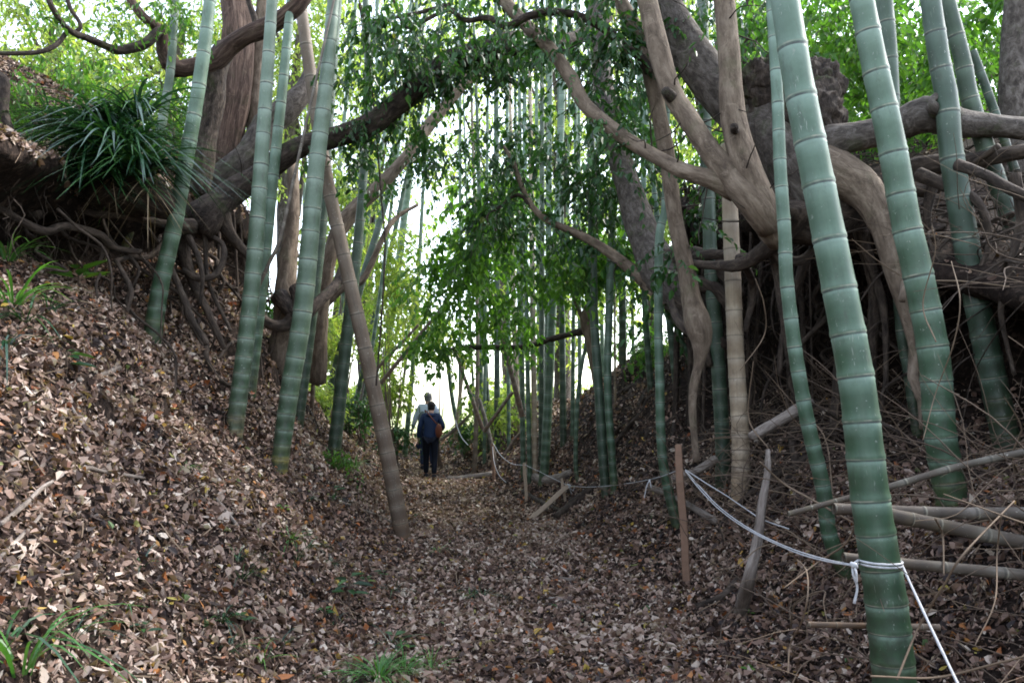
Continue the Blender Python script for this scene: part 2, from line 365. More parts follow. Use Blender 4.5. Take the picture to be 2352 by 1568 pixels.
for i in range(nr):
    for j in range(nc):
        x, y, z, u, sd_ = T[i, j]
        if y > 60 or abs(x) > 30: continue
        p = Vector((x, y, z))
        a = 0.03 + 0.10 * min(1, u)
        if sd_ > 0 and 6.5 < y < 16: a += 0.13 * sm(.7, 1.4, u) * (1 - sm(13, 16, y))
        if sd_ < 0 and 8 < y < 15: a += 0.08 * sm(1.0, 1.6, u)
        n1 = noise.noise(p * 0.9 + Vector((3, 7, 1))); n2 = noise.noise(p * 3.1); n3 = noise.noise(p * 8.0)
        TV[i, j, 2] += a * (n1 * 0.9 + n2 * 0.45) + 0.02 * n3
        if u > 1.2: TV[i, j, 0] += 0.22 * noise.noise(p * 1.4 + Vector((9, 0, 4))) * min(1, (u - 1.2)) + 0.08 * n2
mb = MB(); idx = np.arange(nr * nc).reshape(nr, nc)
TF = np.stack([idx[:-1, :-1], idx[:-1, 1:], idx[1:, 1:], idx[1:, :-1]], -1).reshape(-1, 4)
mb.add(TV.reshape(-1, 3), TF)
ground = mb.build('ground', M['ground']); tag(ground, 'sunken woodland trail between two leaf covered earth banks', kind='structure')
bvh = BVHTree.FromPolygons([tuple(v) for v in TV.reshape(-1, 3)], [tuple(f) for f in TF])
def hit(px, py, dmin=0.0):
    r = ray(px, py).normalized(); o = CAM + r * dmin
    h = bvh.ray_cast(o, r)
    return h[0] if h[0] is not None else P(px, py, 26)
def down(x, y, z=20.0):
    h = bvh.ray_cast(Vector((x, y, z)), Vector((0, 0, -1)))
    return h[0] if h[0] is not None else Vector((x, y, 0))

# ---------------------------------------------------------------- leaf machinery
def nrm(a): return a / (np.linalg.norm(a, axis=-1, keepdims=True) + 1e-12)
def add_leaves(mb, pos, dr, nn, L, Wd, fold=0.18, curl=0.12, rnd=None, mi=0):
    k = len(pos); dr = nrm(dr); side = nrm(np.cross(dr, nn)); nn = np.cross(side, dr)
    L = L[:, None]; Wd = Wd[:, None]; fo = fold * Wd
    if np.ndim(curl) == 0: curl = np.full((k, 1), curl)
    b = pos; tip = pos + dr * L - nn * curl * L
    V = np.stack([b,
        pos + dr * L * .30 + side * Wd * .5 + nn * (fo + curl * .1 * L), pos + dr * L * .70 + side * Wd * .36 + nn * (fo * .7 - curl * .35 * L), tip,
        pos + dr * L * .70 - side * Wd * .36 + nn * (fo * .7 - curl * .35 * L), pos + dr * L * .30 - side * Wd * .5 + nn * (fo + curl * .1 * L)], 1).reshape(-1, 3)
    i = np.arange(k)[:, None] * 6
    f = np.concatenate([i + np.array([[0, 1, 2, 3]]), i + np.array([[0, 3, 4, 5]])])
    if rnd is None: rnd = rng.random(k)
    mb.add(V, f, mi, rnd=np.repeat(rnd, 6))
def add_twigs(mb, rings, rads, mi=1):
    """rings: list of (n,3) arrays along the twig"""
    n = len(rings[0]); m = len(rings); V = np.zeros((n, m, 3, 3))
    d = nrm(rings[-1] - rings[0]); a = nrm(np.cross(d, np.array([0.3, 0.5, 0.2]))); b = np.cross(d, a)
    for k, (c, r) in enumerate(zip(rings, rads)):
        for j in range(3):
            th = j * 2.094
            V[:, k, j] = c + (a * math.cos(th) + b * math.sin(th)) * r
    base = (np.arange(n) * m * 3)[:, None]; fs = []
    for k in range(m - 1):
        for j in range(3):
            q = np.array([[k * 3 + j, k * 3 + (j + 1) % 3, (k + 1) * 3 + (j + 1) % 3, (k + 1) * 3 + j]]); fs.append(base + q)
    mb.add(V.reshape(-1, 3), np.concatenate(fs), mi, rnd=0.5)
def sprays(mb, start, length=0.4, k=12, L=0.065, ratio=0.45, droop=0.8, hang=0.5, dirs=None, twig=0.003, tone=None):
    """leafy sprays starting at the given points"""
    n = len(start)
    if n == 0: return
    if dirs is None:
        dirs = rng.normal(size=(n, 3)); dirs[:, 2] = dirs[:, 2] * 0.5
    dirs = nrm(dirs); ln = length * (0.6 + 0.8 * rng.random((n, 1)))
    def at(t): 
        p = start + dirs * ln * t; p = p.copy(); p[:, 2] -= (droop * ln[:, 0] * t * t); return p
    if twig: add_twigs(mb, [at(0), at(.5), at(1.0)], [twig, twig * .7, twig * .35])
    base = rng.random(n) * 0.55 if tone is None else tone
    for j in range(k):
        t = (j + 0.6) / k; p = at(t); q = at(min(1.0, t + .05)) - at(t - .02); q = nrm(q)
        s = nrm(np.cross(q, rng.normal(size=(n, 3)) * 0.5 + np.array([0, 0, 1.0]))) * (1 if j % 2 else -1)
        dr = nrm(q * 0.7 + s * 0.9 + rng.normal(size=(n, 3)) * 0.25 + np.array([0, 0, -hang]))
        nn = rng.normal(size=(n, 3)) * 0.5 + np.array([0, 0, 1.0])
        l = L * (0.45 + 1.0 * rng.random(n))
        add_leaves(mb, p, dr, nn, l, l * ratio * (0.8 + .4 * rng.random(n)), rnd=np.clip(base + rng.random(n) * 0.45, 0, 1))
def blob(px, py, d, rx, ry, rd, n, shell=0.35, gap=0.0, gs=1.2):
    """n random points in an ellipsoid given by frame position, distance and size; gap>0 carves noise holes so that the crown is clumpy"""
    c = np.array(P(px, py, d)); a = rx * d / FPX; b = ry * d / FPX; out = []
    tries = 0
    while len(out) < n and tries < n * 12:
        tries += 1
        v = rng.normal(size=3); v /= np.linalg.norm(v); v *= rng.random() ** shell
        p = c + v * np.array([a, rd, b])
        if gap and noise.noise(Vector(p * gs)) < gap - 0.35: continue
        out.append(p)
    return np.array(out)

def blades(mb, base, n, length, width, spread=0.5, arch=1.0, seg=6, up=None, tone=None, mi=0):
    """a tuft of n arching grass blades"""
    base = np.array(base)
    az = rng.random(n) * 2 * math.pi; ti = spread * np.sqrt(rng.random(n))
    h = np.stack([np.cos(az), np.sin(az), np.zeros(n)], -1)
    d0 = nrm(h * np.sin(ti)[:, None] + np.array([0, 0, 1.0]) * np.cos(ti)[:, None])
    if up is not None: d0 = nrm(d0 + np.array(up))
    ln = (length * (0.55 + 0.6 * rng.random(n)))[:, None]; w = width * (0.7 + 0.6 * rng.random(n))[:, None]
    ac = (arch * (0.5 + rng.random(n)))[:, None]
    b = base + h * 0.04 * length * rng.random((n, 1)) * 3
    sd2 = nrm(np.cross(d0, np.array([0, 0, 1.0]) + rng.normal(size=(n, 3)) * .15))
    V = []
    for k in range(seg + 1):
        t = k / seg
        p = b + d0 * ln * t + h * (ac * ln * 0.35 * t * t) + np.array([0, 0, -1.0]) * (ac * ln * 0.55 * t ** 2.2)
        ww = w * (0.55 + 0.9 * t - 1.45 * t ** 2.5) * 0.5 if k < seg else w * 0.02
        V += [p + sd2 * ww, p - sd2 * ww]
    V = np.stack(V, 1); m = 2 * (seg + 1); i = (np.arange(n) * m)[:, None]
    f = np.concatenate([i + np.array([[2 * k, 2 * k + 1, 2 * k + 3, 2 * k + 2]]) for k in range(seg)])
    r = rng.random(n) if tone is None else np.clip(tone + (rng.random(n) - .5) * .4, 0, 1)
    mb.add(V.reshape(-1, 3), f, mi, rnd=np.repeat(r, m))

# ---------------------------------------------------------------- leaf litter
def litter():
    V = TV.reshape(-1, 3); A, B, C, D = (V[TF[:, k]] for k in range(4))
    cen = (A + B + C + D) / 4; n1 = np.cross(C - A, D - B); area = 0.5 * np.linalg.norm(n1, axis=1); nn = nrm(n1)
    nn[nn[:, 2] < 0] *= 1
    d = cen[:, 1]
    fx = np.abs(cen[:, 0]) / np.maximum(d, 0.1)
    ok = (d > 1.9) & (d < 32) & (fx < 0.85) & (nn[:, 2] > 0.25)
    rho = np.interp(d, [2, 5, 9, 14, 22, 32], [2600, 2150, 1450, 760, 300, 130])
    Uc = T[..., 3].reshape(-1)[TF[:, 0]]
    sdc = T[..., 4].reshape(-1)[TF[:, 0]]
    rho = np.where(Uc > 6, rho * 0.25, rho)
    rho = np.where((sdc > 0) & (Uc > .9) & (Uc < 6) & (d < 15) & (d > 6.5), rho * .5, rho)
    rho = np.where((sdc > 0) & (Uc > 1.5) & (Uc < 8) & (d < 11), rho * np.where(cen[:, 2] > 1.7, 0.04, 0.3), rho)
    w = area * rho * ok; tot = int(w.sum()); print('litter leaves', tot)
    f = rng.choice(len(w), size=tot, p=w / w.sum())
    s, t = rng.random((tot, 1)), rng.random((tot, 1))
    pos = (A[f] * (1 - s) * (1 - t) + B[f] * s * (1 - t) + C[f] * s * t + D[f] * (1 - s) * t)
    n = nn[f]; dd = d[f]
    tilt = rng.normal(size=(tot, 3)) * np.where(rng.random((tot, 1)) < 0.3, 0.85, 0.4)
    n2 = nrm(n + tilt); dr = nrm(np.cross(n2, rng.normal(size=(tot, 3))))
    sc = np.interp(dd, [2, 8, 20, 32], [1.0, 1.05, 1.45, 2.2])
    L = (0.016 + 0.058 * rng.random(tot) ** 1.8) * sc * np.interp(dd, [2, 4.5], [.82, 1.0]); L = np.where(rng.random(tot) < 0.05, L * 1.3, L)
    Wd = L * np.where(rng.random(tot) < .15, 0.14, (0.34 + 0.34 * rng.random(tot)))
    pos = pos + n * (0.004 + 0.022 * rng.random((tot, 1))) - dr * L[:, None] * .5
    rn = rng.random(tot)
    # patches of fresher or darker litter; trail's light and right bank's shade tinted in
    pn = np.array([noise.noise(Vector(p) * 1.3) for p in cen]); rn = np.where(rn < 0.9, np.clip(rn + pn[f] * 0.34 + np.where(sdc[f] == 0, 0.10, 0.0) - 0.05 * (sdc[f] > 0), 0, 0.9), rn)
    m = MB(); add_leaves(m, pos, dr, n2, L, Wd * 1.12, (.08 + .75 * rng.random((tot, 1)) ** 1.6) * np.sign(rng.random((tot, 1)) - .35), (rng.random((tot, 1)) - .35) * 1.3, rn)
    # broken twig ends and leaf stalks mixed into the litter
    nt_ = 9000; g_ = rng.choice(tot, nt_, replace=False); tl = rng.random((nt_, 1)) ** 2 * .22 + .03; td = nrm(np.cross(nrm(n[g_] + rng.normal(size=(nt_, 3)) * .12), rng.normal(size=(nt_, 3))))
    c0 = pos[g_] + n[g_] * .008; tr = .0012 + .003 * rng.random(nt_)[:, None] * (tl > .12) + .0008
    add_twigs(m, [c0, c0 + td * tl * .5 + n[g_] * tl * .05 * rng.normal(size=(nt_, 1)), c0 + td * tl], [tr, tr, tr * .7], 1)
    o = m.build('leaf_litter', [M['litter'], M['twig_pale']], smooth=False); tag(o, 'brown and tan dead leaves covering the trail and both banks', 'leaf litter', kind='stuff')
litter()
#==SECTION-B==
# ---------------------------------------------------------------- bamboo
def culm(pts, base, mtl, label, group=None, node=0.23, lean=0.0, extra=5.0, name='bamboo_culm', cat='bamboo', sides=14, d0=None, dia_end=None, cut=False, toe=0.0):
    """pts: (px, py, diameter in px) from the top down; base: (px, py, diameter) where it meets the ground"""
    b = hit(base[0], base[1]) if d0 is None else P(base[0], base[1], d0)
    d = b.y; path = [(b, base[2] * d / FPX / 2)]
    for (px, py, w) in reversed(pts):
        up = (base[1] - py) / FPX * d
        dd = d + lean * up
        path.append((P(px, py, dd), w * dd / FPX / 2))
    # carry on below the ground and above the frame
    dirb = (path[0][0] - path[1][0]).normalized()
    path.insert(0, (path[0][0] + dirb * 0.25, path[0][1]))
    if not cut:
        dt = (path[-1][0] - path[-2][0]).normalized(); p0, r0 = path[-1]
        for k in (1, 2, 3):
            q = p0 + dt * extra * k / 3 + Vector((0, 0, -0.02 * extra * (k / 3) ** 2))
            path.append((q, r0 * (1 - 0.16 * k)))
    A = np.array([[*p, r] for p, r in path]); c = catmull(A, 0.06)
    seg = np.linalg.norm(np.diff(c[:, :3], axis=0), axis=1); L = np.concatenate([[0], np.cumsum(seg)]); tot = L[-1]
    # internode positions: shorter near the ground
    s = 0.25; nodes = [0.0, 0.12]
    if toe: s += toe
    pos = 0.25
    while pos < tot:
        nodes.append(pos); h_ = pos - 0.25
        pos += node * (0.45 + 0.55 * min(1, h_ / 1.6)) * (0.84 + 0.32 * random.random())
    nodes.append(tot)
    S, NV, K = [], [], []
    for i in range(len(nodes) - 1):
        a_, b_ = nodes[i], nodes[i + 1]
        g = b_ - a_
        e = min(0.012, g * .1)
        for q, k in ((0.0, 0.985), (e, 1.045), (2.2 * e, 1.035), (3.4 * e, 1.0), (g * .5, .992), (g - 1.5 * e, 1.0), (g - .5 * e, 1.02)):
            S.append(a_ + q); NV.append(i + q / g); K.append(k)
    S = np.array(S); NV = np.array(NV); K = np.array(K)
    C = np.stack([np.interp(S, L, c[:, k]) for k in range(3)], -1); Rr = np.interp(S, L, c[:, 3]) * K
    C += (rng.normal(size=3) * 0)[None]
    t, Aa, Bb = frames(C)
    th = np.linspace(0, 2 * math.pi, sides, endpoint=False); ct, st_ = np.cos(th), np.sin(th)
    V = C[:, None] + Aa[:, None] * (ct[None, :, None] * Rr[:, None, None]) + Bb[:, None] * (st_[None, :, None] * Rr[:, None, None])
    off = random.random() * 40
    lc = np.stack([ct[None] * Rr[:, None] + off, st_[None] * Rr[:, None], np.repeat(S[:, None], sides, 1)], -1)
    n = len(C); idx = np.arange(n * sides).reshape(n, sides); nx = np.roll(idx, -1, 1)
    f = np.stack([idx[:-1], nx[:-1], nx[1:], idx[1:]], -1).reshape(-1, 4)
    capi = np.array([[n * sides, (n - 1) * sides + j, (n - 1) * sides + (j + 1) % sides] for j in range(sides)])
    Vf = np.vstack([V.reshape(-1, 3), C[-1:] - t[-1:] * (0.01 if cut else -0.01)]); lcf = np.vstack([lc.reshape(-1, 3), lc[-1, :1]])
    zb = np.clip((S - 0.25) / 3.2, 0, 1); bl = np.append(np.repeat(zb, sides), 1); nv = np.append(np.repeat(NV, sides), NV[-1])
    m = MB(); m.add(Vf, [f, capi], 0, lc=lcf, nod=nv, bloom=bl, rnd=random.random())
    o = m.build(name, M[mtl], origin=b); tag(o, label, cat, group); return o, path

GF = 'living green bamboo culms beside the trail'
# right foreground
culm([(1803, 0, 66), (1831, 176, 69), (1866, 352, 72), (1901, 527, 74), (1929, 670, 76), (1968, 881, 79), (1996, 1122, 83), (2017, 1263, 86), (2038, 1404, 90)], (2062, 1640, 92), 'bamboo', 'thick green bamboo culm in the right foreground with white rope tied round it', GF, node=0.235, sides=28, d0=3.45, lean=0.05)
culm([(1979, 0, 55), (2007, 141, 58), (2045, 316, 62), (2084, 527, 64), (2102, 600, 65), (2144, 811, 67), (2161, 1008, 68)], (2190, 1160, 70), 'bamboo', 'second thickest green bamboo culm, right of the roped one, crossed by a fallen pole', GF, node=0.27, sides=24)
culm([(1771, 0, 24), (1785, 211, 27), (1792, 387, 29), (1803, 548, 30), (1806, 635, 31), (1827, 811, 32), (1855, 969, 33), (1891, 1122, 34), (1905, 1228, 35)], (1945, 1320, 36), 'bamboo', 'slender green bamboo culm close on the left of the thick roped culm', GF, node=0.2, sides=18)
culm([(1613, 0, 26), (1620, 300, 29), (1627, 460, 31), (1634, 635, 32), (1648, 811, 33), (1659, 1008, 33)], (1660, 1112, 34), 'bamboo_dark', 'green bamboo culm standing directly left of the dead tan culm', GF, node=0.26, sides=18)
culm([(1672, 330, 33), (1676, 460, 36), (1683, 635, 37), (1690, 811, 38), (1701, 1008, 40)], (1700, 1142, 42), 'bamboo_dead', 'dead tan bamboo culm with dark node rings on the right bank', None, node=0.26, sides=18, extra=1.5, cut=True)
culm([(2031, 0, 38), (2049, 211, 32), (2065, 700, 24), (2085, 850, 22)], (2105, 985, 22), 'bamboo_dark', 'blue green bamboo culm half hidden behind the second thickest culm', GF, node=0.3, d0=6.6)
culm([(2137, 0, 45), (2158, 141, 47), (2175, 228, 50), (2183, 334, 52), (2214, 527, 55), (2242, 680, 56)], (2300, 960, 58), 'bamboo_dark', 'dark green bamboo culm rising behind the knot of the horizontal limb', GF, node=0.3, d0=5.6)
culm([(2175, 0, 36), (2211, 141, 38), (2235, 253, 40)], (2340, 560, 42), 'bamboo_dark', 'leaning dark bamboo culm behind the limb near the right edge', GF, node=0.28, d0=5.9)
culm([(2232, 116, 20), (2263, 197, 20)], (2310, 330, 20), 'bamboo_dark', 'short pale bamboo length leaning near the right edge above the limb', GF, node=0.3, d0=6.8, cut=True)
# middle right
culm([(1530, 300, 18), (1528, 475, 19), (1515, 541, 20), (1512, 716, 20), (1515, 857, 21), (1522, 1054, 22)], (1555, 1208, 24), 'bamboo', 'slim green bamboo culm just left of the square wooden stake', GF, node=0.22)
culm([(1480, 100, 17), (1455, 316, 17), (1432, 500, 17)], (1430, 800, 18), 'bamboo', 'pale bamboo culm glimpsed behind the grey limbs right of centre', GF, node=0.3, d0=12)
culm([(1533, 702, 15)], (1557, 912, 18), 'bamboo', 'short looking bamboo culm on the far right bank behind the slim one', GF, node=0.3, d0=10.8)
culm([(1515, 640, 11), (1546, 727, 12)], (1590, 850, 13), 'bamboo', 'thin bamboo culm leaning right below the grey gnarled root', GF, node=0.3, d0=10.2)
culm([(1478, 300, 12), (1480, 664, 14)], (1497, 920, 15), 'bamboo', 'bamboo culm standing alone on the far right bank crest', GF, node=0.3, d0=11.5)
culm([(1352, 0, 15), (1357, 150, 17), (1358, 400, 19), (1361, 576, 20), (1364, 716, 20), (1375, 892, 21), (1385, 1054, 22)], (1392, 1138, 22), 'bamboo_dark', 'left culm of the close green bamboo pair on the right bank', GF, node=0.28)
culm([(1432, 240, 14), (1410, 430, 15), (1405, 541, 17), (1399, 716, 18), (1396, 892, 18), (1406, 1054, 18)], (1412, 1128, 18), 'bamboo', 'right culm of the close green bamboo pair on the right bank', GF, node=0.25)
culm([(1413, 500, 5), (1412, 674, 5)], (1413, 935, 6), 'bamboo_dead', 'very thin pale stem right of the close bamboo pair', None, node=0.3, name='thin_bamboo_stem')
culm([(1358, 660, 7), (1350, 762, 8), (1329, 892, 9), (1322, 1054, 10)], (1328, 1108, 10), 'bamboo', 'thin curved bamboo sapling left of the close pair', GF, node=0.18, extra=2, sides=10)
culm([(1322, 300, 8), (1318, 646, 9)], (1315, 1010, 10), 'bamboo', 'thin green culm behind the curved sapling', GF, node=0.28, sides=10)
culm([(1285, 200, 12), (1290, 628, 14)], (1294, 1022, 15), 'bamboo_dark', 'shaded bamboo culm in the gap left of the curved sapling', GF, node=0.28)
culm([(1290, 250, 16), (1283, 450, 18), (1273, 611, 20), (1262, 850, 21), (1252, 1054, 21)], (1246, 1112, 21), 'bamboo', 'broad pale green culm leaning over the middle of the right hand row', GF, node=0.26)
culm([(1262, 300, 13), (1259, 700, 15)], (1256, 1070, 15), 'bamboo', 'bamboo culm tucked behind the broad pale leaning one', GF, node=0.26)
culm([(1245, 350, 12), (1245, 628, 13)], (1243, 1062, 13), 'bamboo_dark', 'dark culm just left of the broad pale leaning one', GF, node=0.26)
culm([(1219, 340, 12), (1222, 593, 13), (1225, 800, 13)], (1229, 1100, 13), 'bamboo_dead', 'dead pale pinkish culm standing in the middle row', None, node=0.24, extra=2)
culm([(1205, 300, 10), (1208, 628, 11)], (1217, 1112, 11), 'bamboo', 'slim culm touching the dead pinkish culm on its left', GF, node=0.26)
culm([(1196, 500, 11), (1199, 822, 12)], (1202, 1100, 12), 'bamboo', 'green culm with the thin rope post at its foot', GF, node=0.26)
culm([(1178, 590, 11), (1180, 716, 12)], (1192, 1004, 12), 'bamboo_dead', 'pale dead culm further back in the middle row', None, node=0.26)
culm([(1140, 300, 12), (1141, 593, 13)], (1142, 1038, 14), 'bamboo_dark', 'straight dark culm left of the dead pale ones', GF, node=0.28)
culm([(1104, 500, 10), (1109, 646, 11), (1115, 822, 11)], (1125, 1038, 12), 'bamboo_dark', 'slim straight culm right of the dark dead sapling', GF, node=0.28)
culm([(1076, 600, 6), (1081, 769, 6)], (1093, 1000, 7), 'bamboo', 'thinnest green stem left of the dark dead sapling', GF, node=0.25, name='thin_bamboo_stem')
culm([(1088, 400, 7), (1092, 540, 8), (1097, 822, 9), (1091, 1054, 11)], (1087, 1090, 12), 'bamboo_brown', 'dark dead forked sapling stem beside the trail in the centre', None, node=0.4, name='dead_sapling', cat='dead tree', sides=10)
culm([(1103, 780, 12)], (1106, 1030, 14), 'bamboo', 'pale culm base right behind the dark dead sapling', GF, node=0.26)
# left foreground
culm([(482, 0, 27), (472, 90, 30), (450, 240, 32), (425, 380, 34), (398, 530, 36), (368, 660, 38)], (350, 772, 42), 'bamboo', 'leftmost full green bamboo culm rising from the root covered bank', GF, node=0.27, sides=20)
culm([(404, 0, 18), (387, 197, 20), (345, 400, 22), (310, 490, 22)], (291, 552, 20), 'bamboo_yellow_foot', 'dark bamboo culm with a yellow foot behind the big grass clump', GF, node=0.27)
culm([(625, 0, 25), (612, 200, 30), (598, 400, 34), (584, 600, 37), (565, 780, 38)], (538, 992, 40), 'bamboo_tan_foot', 'tall green bamboo culm second from the left with a tan foot', GF, node=0.26, sides=20)
culm([(668, 0, 20), (650, 190, 23), (628, 400, 25), (606, 620, 26)], (575, 895, 27), 'bamboo', 'green bamboo culm standing right behind the second from the left', GF, node=0.27, sides=16)
culm([(766, 0, 28), (748, 200, 34), (725, 400, 39), (697, 700, 43), (665, 900, 42)], (640, 1082, 38), 'bamboo_yellow_foot', 'large green bamboo culm left of the leaning dead pole with yellow banded foot', GF, node=0.25, sides=22)
culm([(772, 60, 20), (750, 350, 24), (739, 512, 26), (716, 720, 27)], (684, 965, 28), 'bamboo_dark', 'culm half hidden behind the large green one by the leaning pole', GF, node=0.26, sides=16)
culm([(840, 0, 16), (845, 197, 18), (835, 400, 20), (823, 549, 23), (808, 680, 27), (791, 822, 29)], (766, 1050, 31), 'bamboo_dark', 'dark green culm just right of the leaning dead pole top', GF, node=0.26, sides=16)
culm([(800, 750, 22), (785, 800, 22)], (745, 955, 24), 'bamboo_dark', 'dark culm slanting behind the dark green one left of the leaning pole', GF, node=0.26, extra=3)
culm([(958, 0, 12), (946, 250, 15), (940, 404, 16), (925, 526, 17), (911, 646, 17), (890, 804, 18)], (872, 985, 18), 'bamboo', 'pale blue green culm rising just right of the leaning dead pole', GF, node=0.3)
culm([(950, 150, 13), (918, 292, 15), (858, 549, 18), (820, 681, 18)], (780, 905, 18), 'bamboo', 'slanting pale culm crossing behind the leaning dead pole', GF, node=0.3)
culm([(935, 400, 9), (908, 526, 11), (851, 769, 13)], (805, 985, 13), 'bamboo_dark', 'narrow slanting culm below the pale slanting one', GF, node=0.3)
culm([(965, 560, 9), (950, 815, 11)], (930, 1048, 12), 'bamboo', 'thin pale green culm left of the two walkers', GF, node=0.28)
for (a, b_, t) in [((800, 180, 9), (722, 880, 10), 'left of the dark green culm'), ((830, 330, 8), (757, 890, 9), 'right of the dark green culm'), ((895, 250, 9), (772, 800, 11), 'behind the leaning pole at its middle'), ((905, 420, 8), (838, 905, 9), 'nearest the pale slanting culm')]:
    culm([a, ((a[0] * .55 + b_[0] * .45), (a[1] + b_[1]) / 2, b_[2])], b_, 'bamboo', 'thin distant pale bamboo culm ' + t, 'distant culms on the left bank', node=0.3, d0=14.5 + random.random() * 2, sides=10)
for (a, b_, t) in [((1027, 811, 10), (1069, 1042, 11), 'leaning left beside the rope beyond the walkers')]:
    culm([a, (1041, 927, 10)], b_, 'bamboo', 'pale green broken culm ' + t, GF, node=0.28, cut=True)
# far grove standing behind the central foliage
gx = [(1068, 9), (1160, 9), (1187, 8), (1230, 10), (1255, 9), (1300, 8), (1335, 10), (1450, 9), (1500, 10), (1590, 11), (1650, 9), (700, 8), (650, 7), (870, 9), (1120, 8), (1375, 10), (1560, 9), (1700, 9)]
gt = ['up and right of the walkers', 'left in the bright gap', 'in the bright gap', 'against the bright centre', 'right of the bright centre', 'behind the middle row', 'behind the curved sapling', 'between the grey trunks', 'right of the wide grey trunk', 'behind the tan trunks', 'behind the dead tan culm', 'left of the arching limb', 'left behind the tall pair', 'behind the slanting culms', 'above the leaning brown poles', 'behind the close bamboo pair', 'left of the twin tan trunks', 'behind the fork of the tan trunks']
for (x, w), t in zip(gx, gt):
    d = 17 + 8 * random.random(); x0 = x + random.uniform(-12, 12)
    g_ = down(P(x0, 900, d).x, d, 30)
    py = 932 - (g_.z - 1.5) / d * FPX
    culm([(x + random.uniform(-14, 14), -20, w * .8)], (x0, py, w), random.choice(['bamboo', 'bamboo']), 'thin pale bamboo culm of the far grove ' + t, 'culms of the far bamboo grove', node=0.34, d0=d, sides=8, extra=3)

# dead leaning poles
culm([(688, -5, 28), (711, 158, 29), (745, 380, 31), (790, 590, 32), (838, 800, 34), (885, 1020, 36)], (926, 1236, 37), 'bamboo_brown', 'thick split dead bamboo pole leaning left across the trail edge', None, node=0.34, sides=18, name='leaning_dead_bamboo', lean=-0.04)
culm([(1104, 595, 7), (995, 731, 8)], (893, 857, 10), 'bamboo_brown', 'long brown dead pole slanting down left from the top of the tripod of poles', None, d0=15, name='leaning_dead_bamboo', cut=True, sides=10)
culm([(1106, 600, 8), (1139, 716, 10)], (1192, 925, 13), 'bamboo_brown', 'brown dead pole slanting down right from the top of the tripod of poles', None, d0=14, name='leaning_dead_bamboo', cut=True, sides=10)
culm([(962, 745, 6)], (872, 840, 8), 'bamboo_brown', 'short brown pole slanting parallel above the long brown one', None, d0=15.5, name='leaning_dead_bamboo', cut=True, sides=10)
culm([(1041, 794, 7)], (1100, 960, 10), 'bamboo_brown', 'dark thin pole leaning right past the horizontal bough', None, d0=17, name='leaning_dead_bamboo', cut=True, sides=10)
culm([(1100, 915, 8), (1118, 975, 9)], (1140, 1070, 10), 'bamboo_grey', 'grey pole leaning into the rope loop right of the walkers', None, name='leaning_dead_bamboo', cut=True, sides=10)
culm([(1066, 822, 8)], (1048, 985, 9), 'bamboo_dead', 'pale tan pole standing in the bright gap right of the walkers', None, name='leaning_dead_bamboo', cut=True, sides=10, d0=19)
culm([(1178, 899, 8)], (1130, 965, 9), 'bamboo_brown', 'short brown pole propped between the middle culms', None, name='leaning_dead_bamboo', cut=True, sides=10, d0=14)
culm([(1205, 985, 6), (1180, 1010, 7)], (1150, 1062, 8), 'bamboo_brown', 'low brown stick leaning at the foot of the middle row', None, name='leaning_dead_bamboo', cut=True, sides=10)
culm([(707, 267, 7), (675, 410, 8), (643, 549, 9)], (620, 600, 9), 'bamboo_grey', 'thin grey dead stem leaning between the left green culms', None, d0=7.4, name='leaning_dead_bamboo', cut=False, sides=10)
culm([(725, 760, 9)], (716, 945, 10), 'bamboo_brown', 'reddish brown thin dead stem behind the large green culm', None, name='leaning_dead_bamboo', cut=True, sides=10)
culm([(945, 700, 5), (930, 850, 7)], (905, 1010, 9), 'bamboo_grey', 'crooked grey brown stem left of the thin pale culm by the walkers', None, name='leaning_dead_bamboo', cut=True, sides=10)

# ---------------------------------------------------------------- limbs
def limb(name, pts, mtl, parent=None, sides=16, amp=0.10, freq=3.0, ridge=0.0, label=None, mbx=None, step=None):
    p = [P(x, y, d) for (x, y, d, w) in pts]; r = [w * d / FPX / 2 for (x, y, d, w) in pts]
    m = mbx or MB(); c, rr = tube(m, [tuple(q) for q in p], r, sides, amp, freq, ridge=ridge, step=step)
    if mbx: return None, c, rr
    o = m.build(name, M[mtl], parent=parent)
    if label: o['label'] = label
    return o, c, rr
def along(c, r, n, t0=0, t1=1, off=1.0):
    i = (rng.random(n) * (t1 - t0) + t0) * (len(c) - 1); i = i.astype(int); v = nrm(rng.normal(size=(n, 3)))
    return c[i] + v * r[i][:, None] * off

